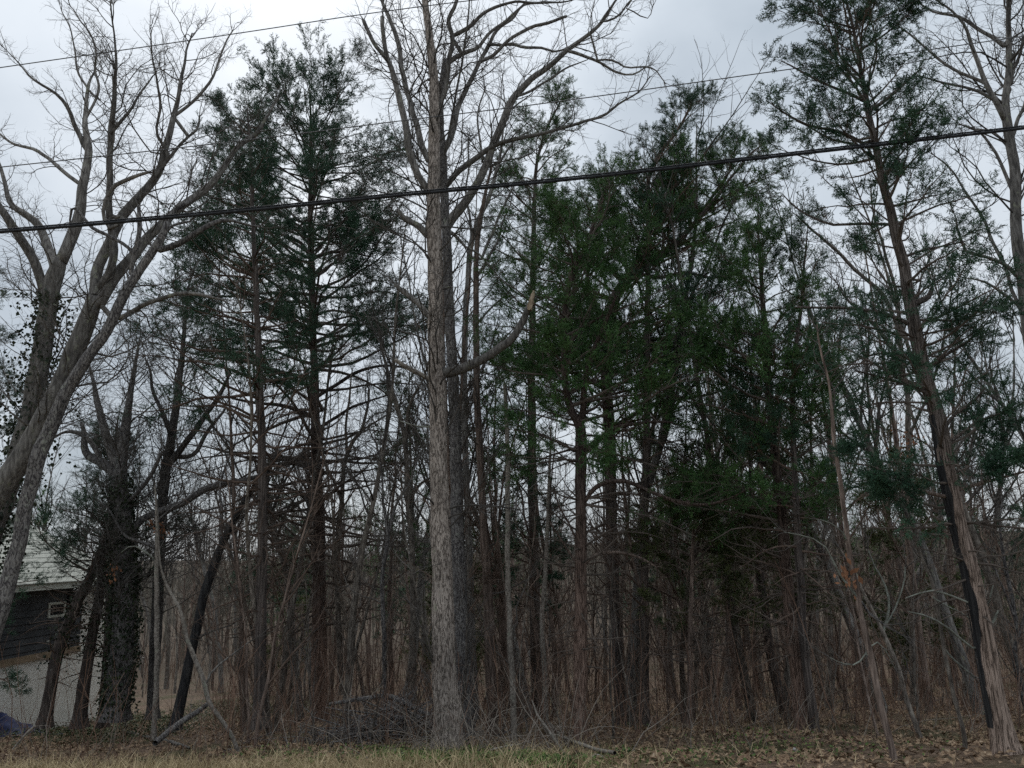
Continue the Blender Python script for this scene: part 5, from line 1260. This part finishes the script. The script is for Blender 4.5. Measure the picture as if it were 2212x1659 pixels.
# brush pile around it
c0 = at(850, 1540, 16.0)[0]; n = 420
px_ = c0[0] + rng.normal(size=n) * 0.9; py_ = c0[1] + rng.normal(size=n) * 0.6
Q = np.empty((n, 5, 3)); Q[:, 0] = np.stack([px_, py_, ground(px_, py_) + rng.uniform(0, 0.7, n) * np.exp(-((px_ - c0[0]) / 1.0) ** 2)], 1)
d = norm(np.stack([rng.normal(size=n), rng.normal(size=n), rng.normal(size=n) * 0.25 + 0.1], 1))
for k in range(1, 5): d = norm(d + rng.normal(size=(n, 3)) * 0.14); Q[:, k] = Q[:, k - 1] + d * rng.uniform(0.12, 0.3, n)[:, None]
Q[:, :, 2] = np.maximum(Q[:, :, 2], ground(Q[:, :, 0], Q[:, :, 1]) + 0.01)
b = Bag(); b.tubes(Q, np.linspace(1, 0.4, 5)[None] * rng.uniform(0.006, 0.02, n)[:, None], 4)
tag(b.obj('brush_pile', M_OAKD, None, c0, kind='stuff'), 'pile of cut dark branches heaped to one side of the central oak')
# grey dead stems at the foot of the central oak
c0 = at(1010, 1618, 11.5)[0]; n = 130
px_ = c0[0] + rng.normal(size=n) * 0.75; py_ = c0[1] + rng.uniform(-0.4, 1.2, n)
Q = np.empty((n, 7, 3)); Q[:, 0] = np.stack([px_, py_, ground(px_, py_)], 1)
d = norm(np.stack([rng.normal(size=n) * 0.9, rng.normal(size=n) * 0.4, np.ones(n)], 1)); ln = rng.uniform(0.4, 1.5, n)[:, None] / 6
for k in range(1, 7): d = norm(d + rng.normal(size=(n, 3)) * 0.1 + np.array([0, 0, -0.12])); Q[:, k] = Q[:, k - 1] + d * ln
b = Bag(); b.tubes(Q, np.linspace(1, 0.3, 7)[None] * rng.uniform(0.003, 0.008, n)[:, None], 4)
tag(b.obj('briar_tangle', M_BRUSHD, None, c0, kind='stuff'), 'tangle of arching grey briars round the foot of the central oak')
def stone(label, px, py, w, h, y=None, c=((0.16, 0.16, 0.15), (0.3, 0.3, 0.28)), name='stone'):
    y = y or base_y(px, py); p, t = at(px, py, y); a = w * t / FPX / 2; hh = h * t / FPX
    nu, nv = 18, 10; th = np.linspace(0, 2 * PI, nu, endpoint=False); ph = np.linspace(-0.5 * PI, 0.5 * PI, nv)
    T_, H_ = np.meshgrid(th, ph); lum = 1 + 0.12 * np.sin(3 * T_ + 1) + 0.1 * np.sin(5 * T_ - 2 * H_) + 0.05 * rng.normal(size=T_.shape)
    V = np.stack([np.cos(T_) * np.cos(H_) * a * lum, np.sin(T_) * np.cos(H_) * a * 0.8 * lum, np.sin(H_) * hh * 0.75 * lum + hh * 0.35], -1)
    V[0] = V[0].mean(0); V[-1] = V[-1].mean(0)
    i = np.arange(nv - 1)[:, None] * nu + np.arange(nu)[None]; j = np.arange(nv - 1)[:, None] * nu + (np.arange(nu)[None] + 1) % nu
    q = np.stack([i, j, j + nu, i + nu], -1).reshape(-1, 4)
    m = plain('stone_grey', *c, 14.0)
    tag(link(name, make_mesh(name, V.reshape(-1, 3), [q], m, True), None, (p[0], p[1], float(ground(p[0], p[1])))), label, 'stone')
stone('grey boulder in the weeds below the blue tarpaulin', 66, 1572, 26, 15)
stone('pale flat stone at the end of the long fallen branch', 1290, 1640, 26, 9, c=((0.22, 0.21, 0.18), (0.38, 0.36, 0.32)))
stone('small dark stone at the edge of the bright green creepers', 837, 1622, 18, 7, c=((0.06, 0.06, 0.06), (0.13, 0.13, 0.125)))
stone('pale angular rock among the dead leaves near the shaggy cedar', 1712, 1624, 22, 7, c=((0.3, 0.29, 0.27), (0.5, 0.48, 0.45)))
tri = sum(len(me.loops) - 2 * len(me.polygons) for me in bpy.data.meshes)
print('TRIS', tri, 'SPRAYS', NSPRAY)
